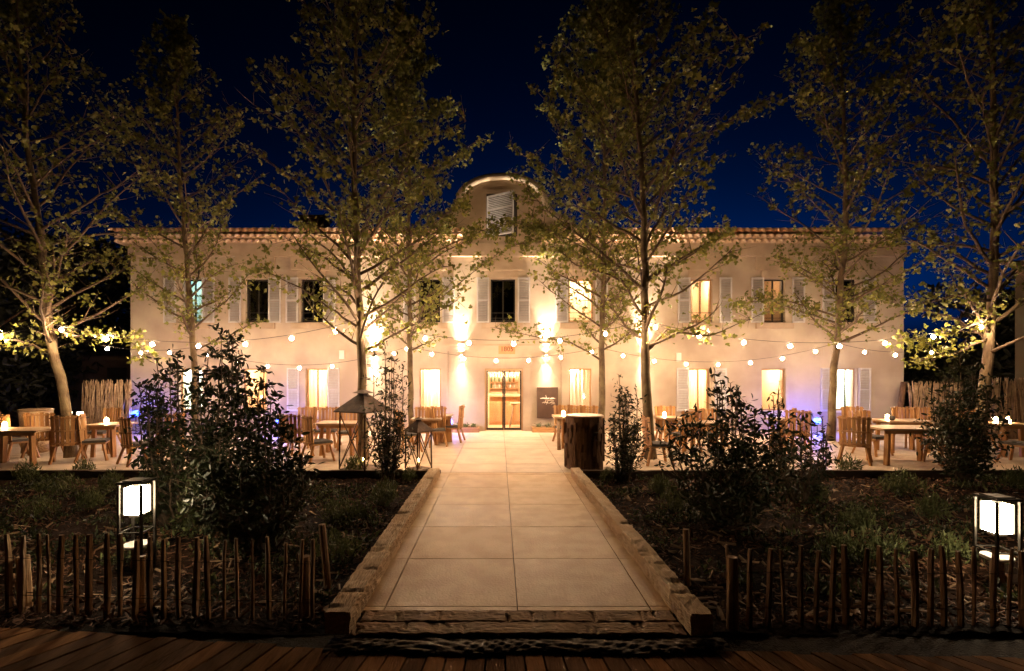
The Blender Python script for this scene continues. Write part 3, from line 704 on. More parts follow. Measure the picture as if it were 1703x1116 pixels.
# low planters below the panels
for (a,b,lb) in ((739,797,'low wooden planter box against the wall left of the door'),(885,955,'low wooden planter box below the brown board')):
    t = empty('planter_box', (bx((a+b)/2), YF-0.25, 0), lb, 'planter')
    xx0, xx1 = XA(a,15.7), XA(b,15.7)
    m = MB(); m.box(xx0,xx1,15.62,15.66,0.002,0.16); m.box(xx0,xx1,15.96,15.995,0.002,0.16); m.box(xx0,xx0+0.035,15.661,15.959,0.002,0.16); m.box(xx1-0.035,xx1,15.661,15.959,0.002,0.16); m.build('box', M_WOODH, t)
    m = MB(); m.box(xx0+0.036,xx1-0.036,15.662,15.958,0.01,0.13); m.build('soil', M_SOIL, t)
    for q in range(4):
        cx = xx0+0.2+q*(xx1-xx0-0.4)/3; n_ = 50
        pos = np.stack([rng.normal(cx,0.04,n_), rng.normal(15.8,0.04,n_), rng.uniform(0.14,0.26,n_)],1)
        o_ = scatter('seedling', M_HERB, LAUR_V, LAUR_F, pos, rng.uniform(0.05,0.10,n_), rand_rot(n_), parent=t)

# ---------------------------------------------------------------- neighbouring buildings and screens
nb = empty('outbuilding', (XA(150,21), 21, 0), 'dark low rounded outbuilding behind the woven screen left of the house', 'outbuilding')
cxr, cyr, rad = XA(168,23), 24.5, 3.0
vs=[];m = MB()
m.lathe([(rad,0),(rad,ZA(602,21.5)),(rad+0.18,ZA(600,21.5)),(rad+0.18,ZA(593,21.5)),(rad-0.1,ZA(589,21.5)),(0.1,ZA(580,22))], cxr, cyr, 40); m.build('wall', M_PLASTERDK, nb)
a0 = -PI/2-0.25
for k in range(2):
    m = MB(); a_ = a0+0.0+k*0.8; m.obox(Matrix.Translation((cxr+(rad+0.0)*math.cos(a_), cyr+(rad+0.0)*math.sin(a_), 1.6)) @ Matrix.Rotation(a_+PI/2,4,'Z'), 0.7, 0.12, 1.0)
    m.build('window', M_DARKROOM, nb)
nb2 = empty('side_house', (XA(1760,14.5), 14.5, 0), 'corner of a stucco house with tiled eave at the right edge of the photo', 'house')
wx0 = XA(1688,14.5); m = MB(); h_ = ZA(452,14.5); q_ = [(wx0,14.5),(wx0+5,14.5),(wx0+11.5,20.5),(wx0+6.5,20.5)]
m.add([(a,b,0) for a,b in q_]+[(a,b,h_) for a,b in q_],[(0,3,2,1),(4,5,6,7),(0,1,5,4),(1,2,6,5),(2,3,7,6),(3,0,4,7)]); m.build('wall', M_STUCCO, nb2)
m = MB(); zz = ZA(452,14.5)
for i in range(26):
    half_tile(m, wx0-0.1+i*0.236, 14.15, 15.2, zz+0.10, zz+0.4, 0.108, t=0.02); half_tile(m, wx0-0.1+i*0.236+0.118, 14.18, 15.2, zz+0.15, zz+0.45, 0.085, up=False, t=0.015)
m.box(wx0-0.1, wx0+5, 14.3, 14.499, zz-0.1, zz+0.08); m.build('roof', M_TERRA, nb2)
# woven branch screens
def screen(xa, xb, Y, ztop, label, seed, m_=M_TWIG):
    rr = random.Random(seed); t = empty('branch_screen', ((xa+xb)/2, Y, 0), label, 'fence', 'woven branch screens beside the house')
    m = MB(); n = int((xb-xa)/0.014)
    for i in range(n):
        x = xa + (xb-xa)*(i+rr.random())/n; dx = rr.uniform(-0.22,0.22); h = ztop*rr.uniform(0.93,1.03); yy = Y+rr.uniform(-0.05,0.05)
        x1_ = min(max(x+dx,xa),xb); b_ = rr.uniform(-0.06,0.06)
        m.tube([(x,yy,0.0),((x+x1_)/2+b_,yy+rr.uniform(-.03,.03),h*0.5),(x1_,yy,h)], [0.016,0.013,0.008], 5)
    m.build('branches', m_, t)
    m = MB(); m.bar((xa,Y+0.09,ztop*0.3),(xb,Y+0.09,ztop*0.3),0.05); m.bar((xa,Y+0.09,ztop*0.82),(xb,Y+0.09,ztop*0.82),0.05); m.build('rail', M_TIMBERDK, t)
screen(XA(137,15.2), XA(218,15.2), 15.2, ZA(633,15.2), 'pale woven branch screen left of the house', 1)
screen(XA(1512,15.4), XA(1600,15.4), 15.4, ZA(636,15.4), 'woven branch screen just right of the house corner', 2)
screen(XA(1640,14.2), XA(1725,14.2), 14.2, ZA(630,14.2), 'woven branch screen at the right edge of the photo', 3)
m = MB(); lx = XA(1498,15.6); m.tube([(lx-0.1,15.6,0),(lx,15.6,0.8),(lx+0.12,15.62,1.6)],[0.10,0.09,0.07],8,wob=0.25); tag(m.build('driftwood_log', M_BARKDK, base=(lx-0.1,15.6,0)), 'dark bark covered log leaning on the right house corner', 'log')

# ---------------------------------------------------------------- trees
def tree(base, path, r0, crown_r, z_first, top, n_leaf, label, name='plane_tree', seed=0, group='young plane trees on the terrace', leafsize=(0.055,0.125), lm=None, dens=1.0, low=0.3, extra=()):
    rr = random.Random(seed); t = empty(name, base, label, 'tree', group)
    pts = [Vector(p) for p in path]; zs_ = [p.z for p in pts]
    def at(z):
        for a,b in zip(pts, pts[1:]):
            if a.z <= z <= b.z: return a.lerp(b, (z-a.z)/(b.z-a.z))
        return pts[-1]
    hi = pts[-1].z
    fine = [at(z) for z in np.linspace(0.0001, hi-0.001, 26)]
    fine = [p + Vector((rr.uniform(-.025,.025), rr.uniform(-.02,.02), 0)) for p in fine]
    rads = [r0*0.84*(1.25 if i==0 else 1.0)*(1-0.88*(i/25)**0.9)+0.008 for i in range(26)]
    m = MB(); m.tube(fine, rads, 10, wob=0.05); m.build('trunk', M_BARK, t)
    def fat(z): i = max(0,min(25, z/hi*25)); return fine[int(i)].lerp(fine[min(25,int(i)+1)], i-int(i))
    m = MB(); tips = []
    z = z_first; az = rr.uniform(0,6.28)
    while z < hi-0.15:
        u = (z-z_first)/(hi-z_first)
        prof = crown_r*(0.72+0.55*math.sin(min(1,u*1.35)*PI*0.85))*(1-u**2.6*0.88)
        L = prof*rr.uniform(0.75,1.2)*1.12; az += 2.4+rr.uniform(-.4,.4); up = R(rr.uniform(22,42) + 18*u)
        p = fat(z); rb = max(0.008, r0*0.30*(1-u)**0.7*rr.uniform(0.7,1.1)+0.004)
        dirv = Vector((math.cos(az)*math.cos(up), math.sin(az)*math.cos(up), math.sin(up)))
        seg = 7; pl = [p]; d = dirv.copy()
        for k in range(seg):
            d = (d + Vector((rr.uniform(-.17,.17), rr.uniform(-.17,.17), rr.uniform(-.14,.16)))).normalized()
            pl.append(pl[-1] + d*L/seg)
        m.tube(pl, [rb*(1-0.8*k/seg)+0.0025 for k in range(seg+1)], 5)
        # side shoots
        for k in range(1, seg+1):
            for _ in range(2 if k > 1 else 1):
                a2 = rr.uniform(0,6.28); q = pl[k]
                dd = (d*0.7 + Vector((math.cos(a2),math.sin(a2),rr.uniform(-0.3,0.6)))*0.9).normalized(); l2 = L*rr.uniform(0.16,0.42)*(1.1-0.06*k)
                e1 = q+dd*l2*0.5+Vector((0,0,rr.uniform(-.03,.05))); e2 = e1+(dd+Vector((rr.uniform(-.3,.3),rr.uniform(-.3,.3),rr.uniform(-.15,.3)))).normalized()*l2*0.5
                m.tube([q,e1,e2], [rb*0.35+0.0025,0.004,0.002], 4, cap=False)
                tips += [(e1,0.7),(e2,1.0),(q.lerp(e1,0.6),0.35)]
            tips.append((pl[k],0.35 if k<4 else 1.0))
        z += rr.uniform(0.12,0.26)/dens*(1+0.0*u)
    for lp_ in extra:      # long limbs seen in the photograph
        pl = [Vector(q) for q in lp_]; n_ = len(pl)
        fine2 = []
        for a,b in zip(pl,pl[1:]):
            for k in range(4): fine2.append(a.lerp(b,k/4)+Vector((rr.uniform(-.025,.025),rr.uniform(-.03,.03),rr.uniform(-.02,.02))))
        fine2.append(pl[-1]); nn = len(fine2)
        m.tube(fine2, [max(0.004,r0*0.26*(1-0.88*k/nn)) for k in range(nn)], 6)
        for k in range(2,nn):
            for _ in range(4):
                dd = Vector((rr.uniform(-1,1),rr.uniform(-1,1),rr.uniform(-.5,.9))).normalized(); l2 = rr.uniform(0.15,0.5)*(0.5+0.5*k/nn)
                e1 = fine2[k]+dd*l2*0.5; e2 = e1+(dd+Vector((rr.uniform(-.3,.3),rr.uniform(-.3,.3),rr.uniform(-.2,.2)))).normalized()*l2*0.5
                m.tube([fine2[k],e1,e2],[0.006,0.004,0.002],4,cap=False)
                ww = 1.6 if k > nn*0.45 else 0.5
                tips += [(e1,ww*0.999),(e2,ww)]
    m.build('branches', M_BRANCH, t)
    w_ = np.array([q for _,q in tips]); w_ /= w_.sum(); P3 = np.array([tuple(p) for p,_ in tips])
    # leaves hang in clumps round the shoots, with bare gaps left between
    uu = np.clip((P3[:,2]-z_first)/(hi-z_first),0,1); keep = rng.random(len(tips)) < 0.5
    w2 = w_*keep*(low+(1-low)*np.clip(uu/0.38,0,1)**1.3)*(1+np.array([-0.3*(w>1.5) for _,w in tips])); w2 /= w2.sum()
    n_leaf = int(n_leaf*1.4); idx = rng.choice(len(tips), n_leaf, p=w2)
    pos = P3[idx] + rng.normal(0, 0.075, (n_leaf,3)); pos[:,2] -= 0.03
    mi = (rng.random(n_leaf) < 0.3).astype(int)
    scatter('crown', lm or [M_LEAF, M_LEAF2], LEAF_V, LEAF_F, pos, rng.uniform(leafsize[0],leafsize[1],n_leaf), rand_rot(n_leaf), parent=t, matidx=mi)
    return t
def tp(Y, pl): # trunk path from picture points at depth Y
    return [(*P(a,b,Y)[:2], max(0,P(a,b,Y)[2])) for a,b in pl]
def mk(Y, pl, *a, **k):
    pts = [Vector((XA(p[0],Y), Y + (p[2] if len(p)>2 else 0), ZA(p[1],Y))) for p in pl]
    pts[0].z = 0
    return tree(tuple(pts[0]), pts, *a, **k)
gyb = lambda Y: CY + F*H/Y
mk(11.2, [(118,gyb(11.2)),(108,660),(84,560),(76,500),(72,400),(60,330),(45,250),(38,150),(30,60),(26,-60)], 0.125, 2.3, 2.35, 0, 4200, 'leaning plane tree with pale trunk at the far left of the terrace', seed=11, low=0.5, extra=[[P(78,545,11.2), P(130,560,11), P(190,555,10.8), P(250,590,10.7)], [P(92,590,11.2), P(40,570,10.9), P(-10,560,10.7)]])
mk(13.6, [(327,gyb(13.6)),(325,650),(321,560),(314,470),(308,400),(300,300),(296,200),(292,100),(290,40)], 0.11, 1.9, 2.5, 0, 4600, 'plane tree rising behind the big laurel shrub on the left', seed=12, low=0.6)
mk(10.9, [(604,gyb(10.9)),(603,660),(600,560),(596,470),(592,400),(589,300),(590,200),(590,100),(592,0),(593,-110)], 0.125, 2.1, 2.5, 0, 5800, 'tall plane tree rising behind the big iron lantern', seed=13, low=0.2, extra=[[P(599,548,10.9), P(560,520,10.7), P(500,480,10.5), P(430,445,10.4)], [P(602,585,10.9), P(650,560,10.7), P(700,535,10.6), P(760,500,10.5)], [P(600,470,10.9), P(540,430,10.6), P(480,400,10.5)]])
mk(13.6, [(684,gyb(13.6)),(683,660),(682,560),(681,470),(681,400),(680,300),(678,200),(674,100),(668,20)], 0.095, 1.65, 2.5, 0, 7600, 'slender plane tree between the big lantern and the entrance', seed=14, dens=1.15, low=0.35, extra=[[P(681,440,13.6), P(740,410,13.4), P(800,385,13.2), P(850,372,13.1)], [P(681,520,13.6), P(730,500,13.4), P(790,450,13.2), P(830,420,13.1)], [P(680,400,13.6), P(720,360,13.4), P(770,345,13.3)]])
mk(13.6, [(998,gyb(13.6)),(1000,660),(1001,560),(1003,470),(1004,400),(1006,300),(1002,200),(998,100),(992,0),(990,-40)], 0.105, 2.0, 2.5, 0, 9800, 'slender plane tree just right of the entrance, crown over the gable', seed=15, dens=1.2, low=0.35, extra=[[P(1003,430,13.6), P(950,400,13.4), P(905,380,13.2), P(865,372,13.1)], [P(1001,600,13.6), P(950,570,13.3), P(890,560,13), P(825,545,12.8)], [P(1003,400,13.6), P(940,370,13.4), P(890,400,13.2), P(850,410,13.1)]])
mk(11.0, [(1082,gyb(11.0)),(1078,680),(1072,560),(1073,470),(1072,400),(1069,300),(1060,200),(1054,100),(1048,0),(1044,-110)], 0.13, 2.1, 2.45, 0, 6200, 'tall plane tree with thick trunk beside the stave chair right of the path', seed=16, low=0.2, extra=[[P(1076,585,11), P(1110,548,10.9), P(1180,560,10.7), P(1270,520,10.5)], [P(1073,480,11), P(1030,465,10.8), P(960,440,10.6), P(920,410,10.5)], [P(1074,470,11), P(1130,430,10.7), P(1200,390,10.6)]])
mk(13.8, [(1381,gyb(13.8)),(1384,650),(1392,560),(1400,470),(1404,400),(1407,300),(1404,200),(1400,100),(1396,0),(1395,-30)], 0.12, 2.2, 2.5, 0, 6800, 'plane tree in front of the rightmost windows of the house', seed=17, low=0.7, extra=[[P(1396,540,13.8), P(1340,520,13.5), P(1280,500,13.2), P(1230,505,13)], [P(1400,500,13.8), P(1450,480,13.5), P(1490,500,13.4)]])
mk(11.2, [(1628,gyb(11.2)),(1634,680),(1644,580),(1650,500),(1655,400),(1655,300),(1652,200),(1650,100),(1648,0),(1646,-110)], 0.14, 2.3, 2.35, 0, 5200, 'plane tree with thick trunk at the far right of the terrace', seed=18, low=0.5, extra=[[P(1648,530,11.2), P(1600,545,10.9), P(1550,570,10.7), P(1500,560,10.6)], [P(1646,560,11.2), P(1590,590,10.9), P(1530,600,10.7)], [P(1650,500,11.2), P(1590,490,11), P(1520,510,10.9)]])
# dark trees beyond the buildings
def bush_tree(x, y, h, r, label, seed, n=3800, lm=M_DARKLEAF, name='evergreen_tree', zc=0.55, ls=(0.18,0.34)):
    t = empty(name, (x,y,-0.15), label, 'tree', 'dark trees beyond the house'); rr = random.Random(seed)
    m = MB(); m.tube([(x,y,-0.15),(x+rr.uniform(-.2,.2),y,h*0.4),(x+rr.uniform(-.3,.3),y,h*0.85)],[0.2,0.13,0.04],8)
    for k in range(9):
        a = rr.uniform(0,6.28); z0 = h*rr.uniform(0.25,0.6); m.tube([(x,y,z0),(x+math.cos(a)*r*0.7,y+math.sin(a)*r*0.7,z0+h*0.25)],[0.07,0.02],5)
    m.build('trunk', M_BARKDK, t)
    cl = [(rr.gauss(0,0.42)*r, rr.gauss(0,0.42)*r, h*zc+rr.uniform(-1,1)*h*(1-zc)*0.85) for _ in range(60)]
    idx = rng.integers(0,60,n); base = np.array(cl)[idx]
    pos = base + rng.normal(0, 0.16*r, (n,3)); pos[:,0] += x; pos[:,1] += y; pos[:,2] = np.clip(pos[:,2], 0.1, h*1.04)
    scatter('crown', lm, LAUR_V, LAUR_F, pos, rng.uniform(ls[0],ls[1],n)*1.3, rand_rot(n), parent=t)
for i,(px_,Y_,py_,r_,lb) in enumerate(((20,20,400,3.2,'black evergreen tree mass at the left edge of the photo'),(110,24,400,3.6,'dark evergreen tree behind the leaning plane tree'),(190,27,412,3.2,'dark evergreen tree just left of the house roof'),(-70,17,420,3.0,'dark evergreen tree reaching in from beyond the left edge'))):
    bush_tree(XA(px_,Y_), Y_, ZA(py_,Y_)+0.3, r_, lb, 40+i, 6500)
for i,(px_,Y_,py_,r_,lb) in enumerate(((1545,20,592,2.0,'low dark shrub mass behind the screen right of the house'),(1610,19,585,2.0,'low dark shrub mass behind the thick trunk at right'),(1660,20,470,2.0,'dark tree in front of the side house at right'))):
    bush_tree(XA(px_,Y_), Y_, ZA(py_,Y_), r_, lb, 60+i, 3600, zc=0.5)

# ---------------------------------------------------------------- shrubs
def shrub(x, y, spires, label, seed, n_leaf, ls=(0.06,0.12), name='laurel_shrub', zg=-0.10, spread=0.16, lm=None):
    """spires: list of (x, y, top z, half width, weight)"""
    rr = random.Random(seed); t = empty(name, (x,y,zg), label, 'shrub', 'evergreen shrubs in the garden beds')
    m = MB(); cps = []; ws = []
    for (sx,sy,tz,hw,wt) in spires:
        for s_ in range(4):
            ex = sx+rr.gauss(0,hw*0.45); ey = sy+rr.gauss(0,hw*0.45); bx_ = x+(sx-x)*0.3+rr.uniform(-.06,.06); by_ = y+(sy-y)*0.3+rr.uniform(-.06,.06)
            h = tz*rr.uniform(0.78,1.0) if s_ else tz
            if s_ == 0: ex, ey = sx, sy
            pl = [Vector((bx_,by_,zg))]; n = 9
            for k in range(1,n+1):
                u = k/n; pl.append(Vector((bx_+(ex-bx_)*min(1,u*1.6)**0.8+rr.uniform(-.02,.02), by_+(ey-by_)*min(1,u*1.6)**0.8+rr.uniform(-.02,.02), zg+(h-zg)*u)))
            m.tube(pl, [0.014*(1-0.75*k/n)+0.002 for k in range(n+1)], 5)
            for k in range(1,n+1):
                u = k/n; ww = hw*(0.35+1.1*math.sin(PI*min(1,u*0.92+0.08)))*0.75
                for _ in range(6):
                    a = rr.uniform(0,6.28); e = pl[k]+Vector((math.cos(a),math.sin(a),0.5))*ww*rr.uniform(0.3,1.0)
                    e.z = min(e.z, h+0.02)
                    m.tube([pl[k],(pl[k]+e)/2+Vector((0,0,0.01)),e],[0.004,0.003,0.0015],3,cap=False)
                    for q in (0.45,0.75,1.0): cps.append(tuple(pl[k].lerp(e,q))); ws.append(wt*(0.5+q)*(0.35+ww))
            for q in np.linspace(0.8,1,4): cps.append(tuple(pl[-2].lerp(pl[-1],q))); ws.append(wt*0.5)
    m.build('stems', M_BRANCH, t)
    ws = np.array(ws); ws[rng.random(len(ws)) < 0.5] *= 0.04; n_leaf = int(n_leaf*0.66); ws /= ws.sum(); cps = np.array(cps); idx = rng.choice(len(cps), n_leaf, p=ws)
    pos = cps[idx]+rng.normal(0,0.035,(n_leaf,3)); pos[:,2] = np.maximum(pos[:,2], zg+0.03)
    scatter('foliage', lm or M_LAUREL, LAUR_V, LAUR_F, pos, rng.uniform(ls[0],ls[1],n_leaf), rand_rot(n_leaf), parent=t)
    return t
def sp(px_, py_, Y_, hwpx, wt=1): return (XA(px_,Y_), Y_, ZA(py_,Y_), hwpx/F*Y_, wt)
shrub(XA(330,6.3), 6.3, [sp(365,552,6.3,42,1.4), sp(345,590,6.4,40,1), sp(395,600,6.2,45,1.2), sp(380,700,5.9,60,1.2)], 'tallest dark laurel shrub with pointed top in the left bed', 21, 5200)
shrub(XA(285,6.6), 6.6, [sp(262,600,6.6,34,1), sp(295,590,6.7,38,1.1), sp(245,640,6.5,28,0.7), sp(300,700,6.4,45,1)], 'loose laurel shrub at the left side of the big laurel clump', 22, 3200)
shrub(XA(430,5.7), 5.7, [sp(430,640,5.8,40,1), sp(465,700,5.7,42,1), sp(410,760,5.4,50,1.2), sp(500,760,5.7,38,0.8), sp(355,770,5.4,50,1.1)], 'low spreading laurel shrub on the right of the big laurel clump', 23, 4200)
shrub(XA(647,9.2), 9.2, [sp(640,575,9.2,24,1), sp(655,600,9.2,26,1), sp(635,690,9.2,30,1.2), sp(662,690,9.2,30,1.0)], 'tall narrow shrub between the two iron lanterns', 24, 2600, ls=(0.05,0.10))
shrub(XA(1035,9.2), 9.2, [sp(1030,628,9.2,22,1), sp(1040,655,9.2,28,1.2), sp(1022,690,9.2,26,1), sp(1055,700,9.2,26,1)], 'upright shrub beside the bark stump right of the path', 25, 2300, ls=(0.05,0.10))
shrub(XA(1195,6.6), 6.6, [sp(1190,625,6.7,34,0.8), sp(1230,655,6.6,48,1.1), sp(1150,690,6.6,40,1.1), sp(1280,690,6.6,40,1), sp(1200,740,6.3,70,1.6), sp(1180,820,6.0,60,1)], 'wide dark shrub in the middle of the right bed', 26, 5600)
shrub(XA(1325,7.6), 7.6, [sp(1293,635,7.6,18,0.8), sp(1350,690,7.6,30,1), sp(1320,730,7.6,40,1.1), sp(1370,720,7.7,22,0.7)], 'thin airy shrub in front of the blue lamp', 27, 800, ls=(0.07,0.13))
shrub(XA(1608,8.9), 8.9, [sp(1600,590,8.9,40,1.2), sp(1625,610,8.9,42,1.2), sp(1580,660,8.9,34,1), sp(1610,700,8.8,50,1.3)], 'dense dark shrub in front of the far right tree trunk', 28, 4600, ls=(0.06,0.12))
# herbs and small plants in the beds
def herb(px_, py_, s_, label, seed, wide=False):
    x,y,z = G(px_,py_,-0.09); rr = random.Random(seed); n_ = 170
    t = empty('herb_plant', (x,y,z), label, 'plant', 'low herbs planted in the garden beds')
    m = MB()
    for k in range(int(34)):
        a = rr.uniform(0,6.28); rr_ = rr.random()**0.6*0.16*s_*(1.5 if wide else 1); h = s_*rr.uniform(0.16,0.34)
        p1 = Vector((x+math.cos(a)*rr_, y+math.sin(a)*rr_, z+h)); m.tube([(x+math.cos(a)*rr_*0.3,y+math.sin(a)*rr_*0.3,z-0.02),p1],[0.003,0.0015],3,cap=False)
    m.build('stalks', M_HERB, t)
    a = rng.uniform(0,6.28,n_*2); q = rng.random(n_*2)**0.6*0.17*s_*(1.6 if wide else 1)
    pos = np.stack([x+np.cos(a)*q, y+np.sin(a)*q, z+rng.uniform(0.02,0.30,n_*2)*s_*(1.1-q/(0.3*s_*(1.6 if wide else 1)))],1)
    rot = rand_rot(n_*2,0.35)
    # stand the narrow leaves up
    up = np.array([[1,0,0],[0,0,-1],[0,1,0]],float); rot = rot @ up
    V = [(0,0,0),(0.10,0.4,0),(0,1,0),(-0.10,0.4,0)]
    scatter('leaves', M_HERB, V, [(0,1,2,3)], pos, rng.uniform(0.05,0.11,n_*2)*s_, rot, parent=t)
herbs = [(100,822,1.2,'herb tuft in the left bed, lit beside the lantern'),(150,846,1.0,'herb tuft left of the lit lantern, nearest to it'),(185,815,1.1,'feathery herb behind the left lantern'),(62,858,0.9,'small herb tuft between lantern and left photo edge'),(45,800,1.2,'wide herb below the left terrace chairs'),(140,790,1.0,'dark herb against the left edge board'),(563,930,1.0,'herb tuft beside the near half of the left timber'),(590,790,1.3,'rosemary like herb below the big iron lantern'),(640,840,1.2,'herb tuft in the middle of the bed left of the path'),(565,865,1.0,'reddish herb between the laurel clump and left timber'),(680,800,0.8,'small herb at the far end of the left timber'),(1098,822,1.1,'herb tuft in the right bed below the upright shrub'),(1125,850,1.0,'herb tuft just left of the wide dark shrub'),(1410,790,1.3,'leafy herb at the terrace edge below the right stave chair'),(1425,885,1.1,'pale lavender tuft in the middle of the right bed'),(1456,925,1.0,'lavender tuft just behind the right fence'),(1350,835,1.2,'herb right of the wide dark shrub'),(1550,862,1.1,'dark herb in the bed left of the right lantern'),(1500,820,1.2,'broad herb below the right terrace table'),(1690,812,1.2,'herb at the right photo edge behind the lantern'),(1010,800,0.8,'small herb at the far end of the right timber'),(1395,925,0.9,'small tuft behind the fence in the right bed'),(240,870,0.9,'small herb growing at the foot of the left lantern'),(1580,930,0.9,'small dark tuft near the right lantern post')]
for i,(a,b,c,d) in enumerate(herbs): herb(a,b,c,d,100+i, i%3==0)
x,y,z = G(517,995,-0.1)

# ---------------------------------------------------------------- paling fences
def fence(pxs, Yfun, ztop, label, seed):
    rr = random.Random(seed); p0 = pxs[len(pxs)//2]; t = empty('picket_fence', (XA(p0,Yfun(p0)), Yfun(p0), -0.11), label, 'fence', 'chestnut paling fences in front of the beds')
    wire = []
    for px_ in pxs:
        Y_ = Yfun(px_); x = XA(px_,Y_)+rr.uniform(-.008,.008); h = ztop+rr.uniform(-0.03,0.025); m = MB(); wd = rr.uniform(0.013,0.027); lx_ = rr.uniform(-0.03,0.03)
        pts = [Vector((x,Y_,-0.13)),Vector((x+lx_*0.4+rr.uniform(-.006,.006),Y_,h*0.4)),Vector((x+lx_*0.7+rr.uniform(-.006,.006),Y_,h*0.75)),Vector((x+lx_,Y_,h))]
        m.tube(pts,[wd,wd*1.05,wd*0.95,wd*0.8],5,wob=0.24,sm=False); m.build('picket', M_PICKET, t); wire.append(Vector((x+lx_*0.6,Y_-wd-0.004,0)))
    for zz in (0.06, ztop-0.19):
        m = MB(); m.tube([p+Vector((0,rr.uniform(-.002,.002),zz+rr.uniform(-.004,.004))) for p in wire],0.0025,4,sm=True)
        m.tube([p+Vector((0,2*0.024,zz+rr.uniform(-.004,.004))) for p in wire],0.0025,4); m.build('wire', M_DFRAME, t)
    return t
lp = [-130,-105,-80,-56,-30,-6,14,38,62,82,101,127,149,178,200,222,248,272,297,325,348,372,396,421,448,474,497,520]
fence(lp, lambda p: 4.20-0.15*(p/520), 0.565, 'paling fence of thin uneven stakes in front of the left bed', 1)
rp = [1212,1245,1276,1304,1332,1356,1380,1408,1436,1463,1491,1520,1547,1570,1597,1620,1652,1678,1703,1729,1755,1781,1808]
fence(rp, lambda p: 3.98-0.04*((p-1212)/490), 0.53, 'paling fence of thin uneven stakes in front of the right bed', 2)
def post(px_, ytop, ybot, r_, label, lean=0.0, zb=-0.12):
    x,y,z = G(px_, ybot, zb); zt = ZA(ytop,y); m = MB(); m.tube([(x,y,zb-0.03),(x+lean*0.5,y,(zb+zt)/2),(x+lean,y,zt)],[r_,r_*0.97,r_*0.92],9,wob=0.08,sm=False)
    tag(m.build('wooden_post', M_PICKET, base=(x,y,zb)), label, 'post', 'short round posts beside the fences')
post(42,925,1015,0.052,'thick short post by the left fence near the photo edge',-0.02)
post(546,872,985,0.034,'leaning post standing behind the right end of the left fence',-0.06)
post(508,925,1030,0.040,'stubby post at the right end of the left fence')
post(1144,880,975,0.032,'single post standing apart behind the right timber',-0.02)
post(1218,926,1052,0.046,'thick post at the left end of the right fence')
post(236,925,1010,0.030,'short post below the left lantern behind the fence')

# ---------------------------------------------------------------- bollard lanterns in the beds
def lantern(px_, Y_, ytop, label, rz, wd=0.30):
    x = XA(px_,Y_); zt = ZA(ytop,Y_); zb = -0.10; t = empty('garden_lantern', (x,Y_,zb), label, 'lantern', 'lit lanterns in the garden beds')
    Rm = Matrix.Translation((x,Y_,0)) @ Matrix.Rotation(rz,4,'Z')
    def B(m, cx, cy, cz, sx, sy, sz): m.obox(Rm @ Matrix.Translation((cx,cy,cz)), sx, sy, sz)
    s_ = wd*0.72; h = s_/2
    m = MB(); B(m,0,0,zt,s_+0.03,s_+0.03,0.018); B(m,0,0,zt+0.014,s_-0.04,s_-0.04,0.008); m.build('cap', M_DFRAME, t)
    for a,b in ((-1,-1),(1,-1),(1,1),(-1,1)):
        m = MB(); B(m,a*h,b*h,(zt+zb)/2-0.01,0.022,0.022,zt-zb-0.02); m.build('leg', M_DFRAME, t)
    m = MB(); 
    for a in (-1,1): B(m,a*h,0,zt-0.50,0.012,s_-0.02,0.012); B(m,0,a*h,zt-0.50,s_-0.02,0.012,0.012)
    m.build('crossbar', M_DFRAME, t)
    m = MB(); B(m,0,0,zt-0.19,0.15,0.15,0.27); m.build('lamp_shade', M_LANT, t)
    m = MB(); B(m,0,0,zt-0.34,0.10,0.10,0.03); B(m,0,0,zt-0.035,0.05,0.05,0.05)
    for a,b in ((-1,-1),(1,-1),(1,1),(-1,1)): B(m,a*0.082,b*0.082,zt-0.19,0.014,0.014,0.28)
    m.build('lamp_holder', M_DFRAME, t)
    m = MB(); m.lathe([(0.055,zb-0.03),(0.05,0.16)],x,Y_,10); m.build('stump', M_PICKET, t)
    m = MB(); m.lathe([(0.12,0.162),(0.125,0.175),(0.12,0.19)],x,Y_,18); m.build('tray', M_WHITE, t)
lantern(228, 5.05, 800, 'lit square metal lantern in the left bed', R(4))
lantern(1658, 4.72, 827, 'lit square metal lantern at the right edge of the right bed', R(0))

# ---------------------------------------------------------------- string lights
def strand(spans, nb_, label, r=0.042, wob=0.05):
    """spans: list of ((x,y,z),(x,y,z),sag,[fractions])"""
    p0 = spans[0][0]; t = empty('string_lights', p0, label, 'string lights', 'festoon lights strung between the trees')
    m = MB(); bulbs = []
    for (a,b,sag,fr) in spans:
        a = Vector(a); b = Vector(b); pl = []
        for k in range(25):
            u = k/24; p = a.lerp(b,u); p.z -= sag*4*u*(1-u); pl.append(p)
        m.tube(pl, 0.006, 5)
        for u in fr:
            p = a.lerp(b,u); p.z -= sag*4*u*(1-u); bulbs.append(p)
    m.build('cable', M_CABLE, t)
    for p in bulbs:
        q = MB(); q.lathe([(0.012,p.z-0.05),(0.016,p.z-0.01),(0.016,p.z+0.0)],p.x,p.y,8); so = q.build('socket', M_CABLE, t)
        q = MB(); zc = p.z-0.085; q.lathe([(0.004,zc-r),(r*0.6,zc-r*0.8),(r*0.92,zc-r*0.35),(r,zc),(r*0.9,zc+r*0.4),(r*0.55,zc+r*0.85),(0.012,zc+r*1.1)],p.x,p.y,10); q.build('bulb', M_BULB, t)
        light('bulb_light','POINT',(p.x,p.y,zc), BULB_NEAR if label.startswith('near') else BULB_W, WARM, t, shadow_soft_size=0.03)
def fr(a,b,l): return [(q-a)/(b-a) for q in l]
YN = 10.9; YG = 14.2
def W(px_,py_,Y_): return P(px_,py_,Y_)
up = 0.10
def Wn(px_,py_,Y_): p = P(px_,py_,Y_); return (p[0],p[1],p[2]+0.085)
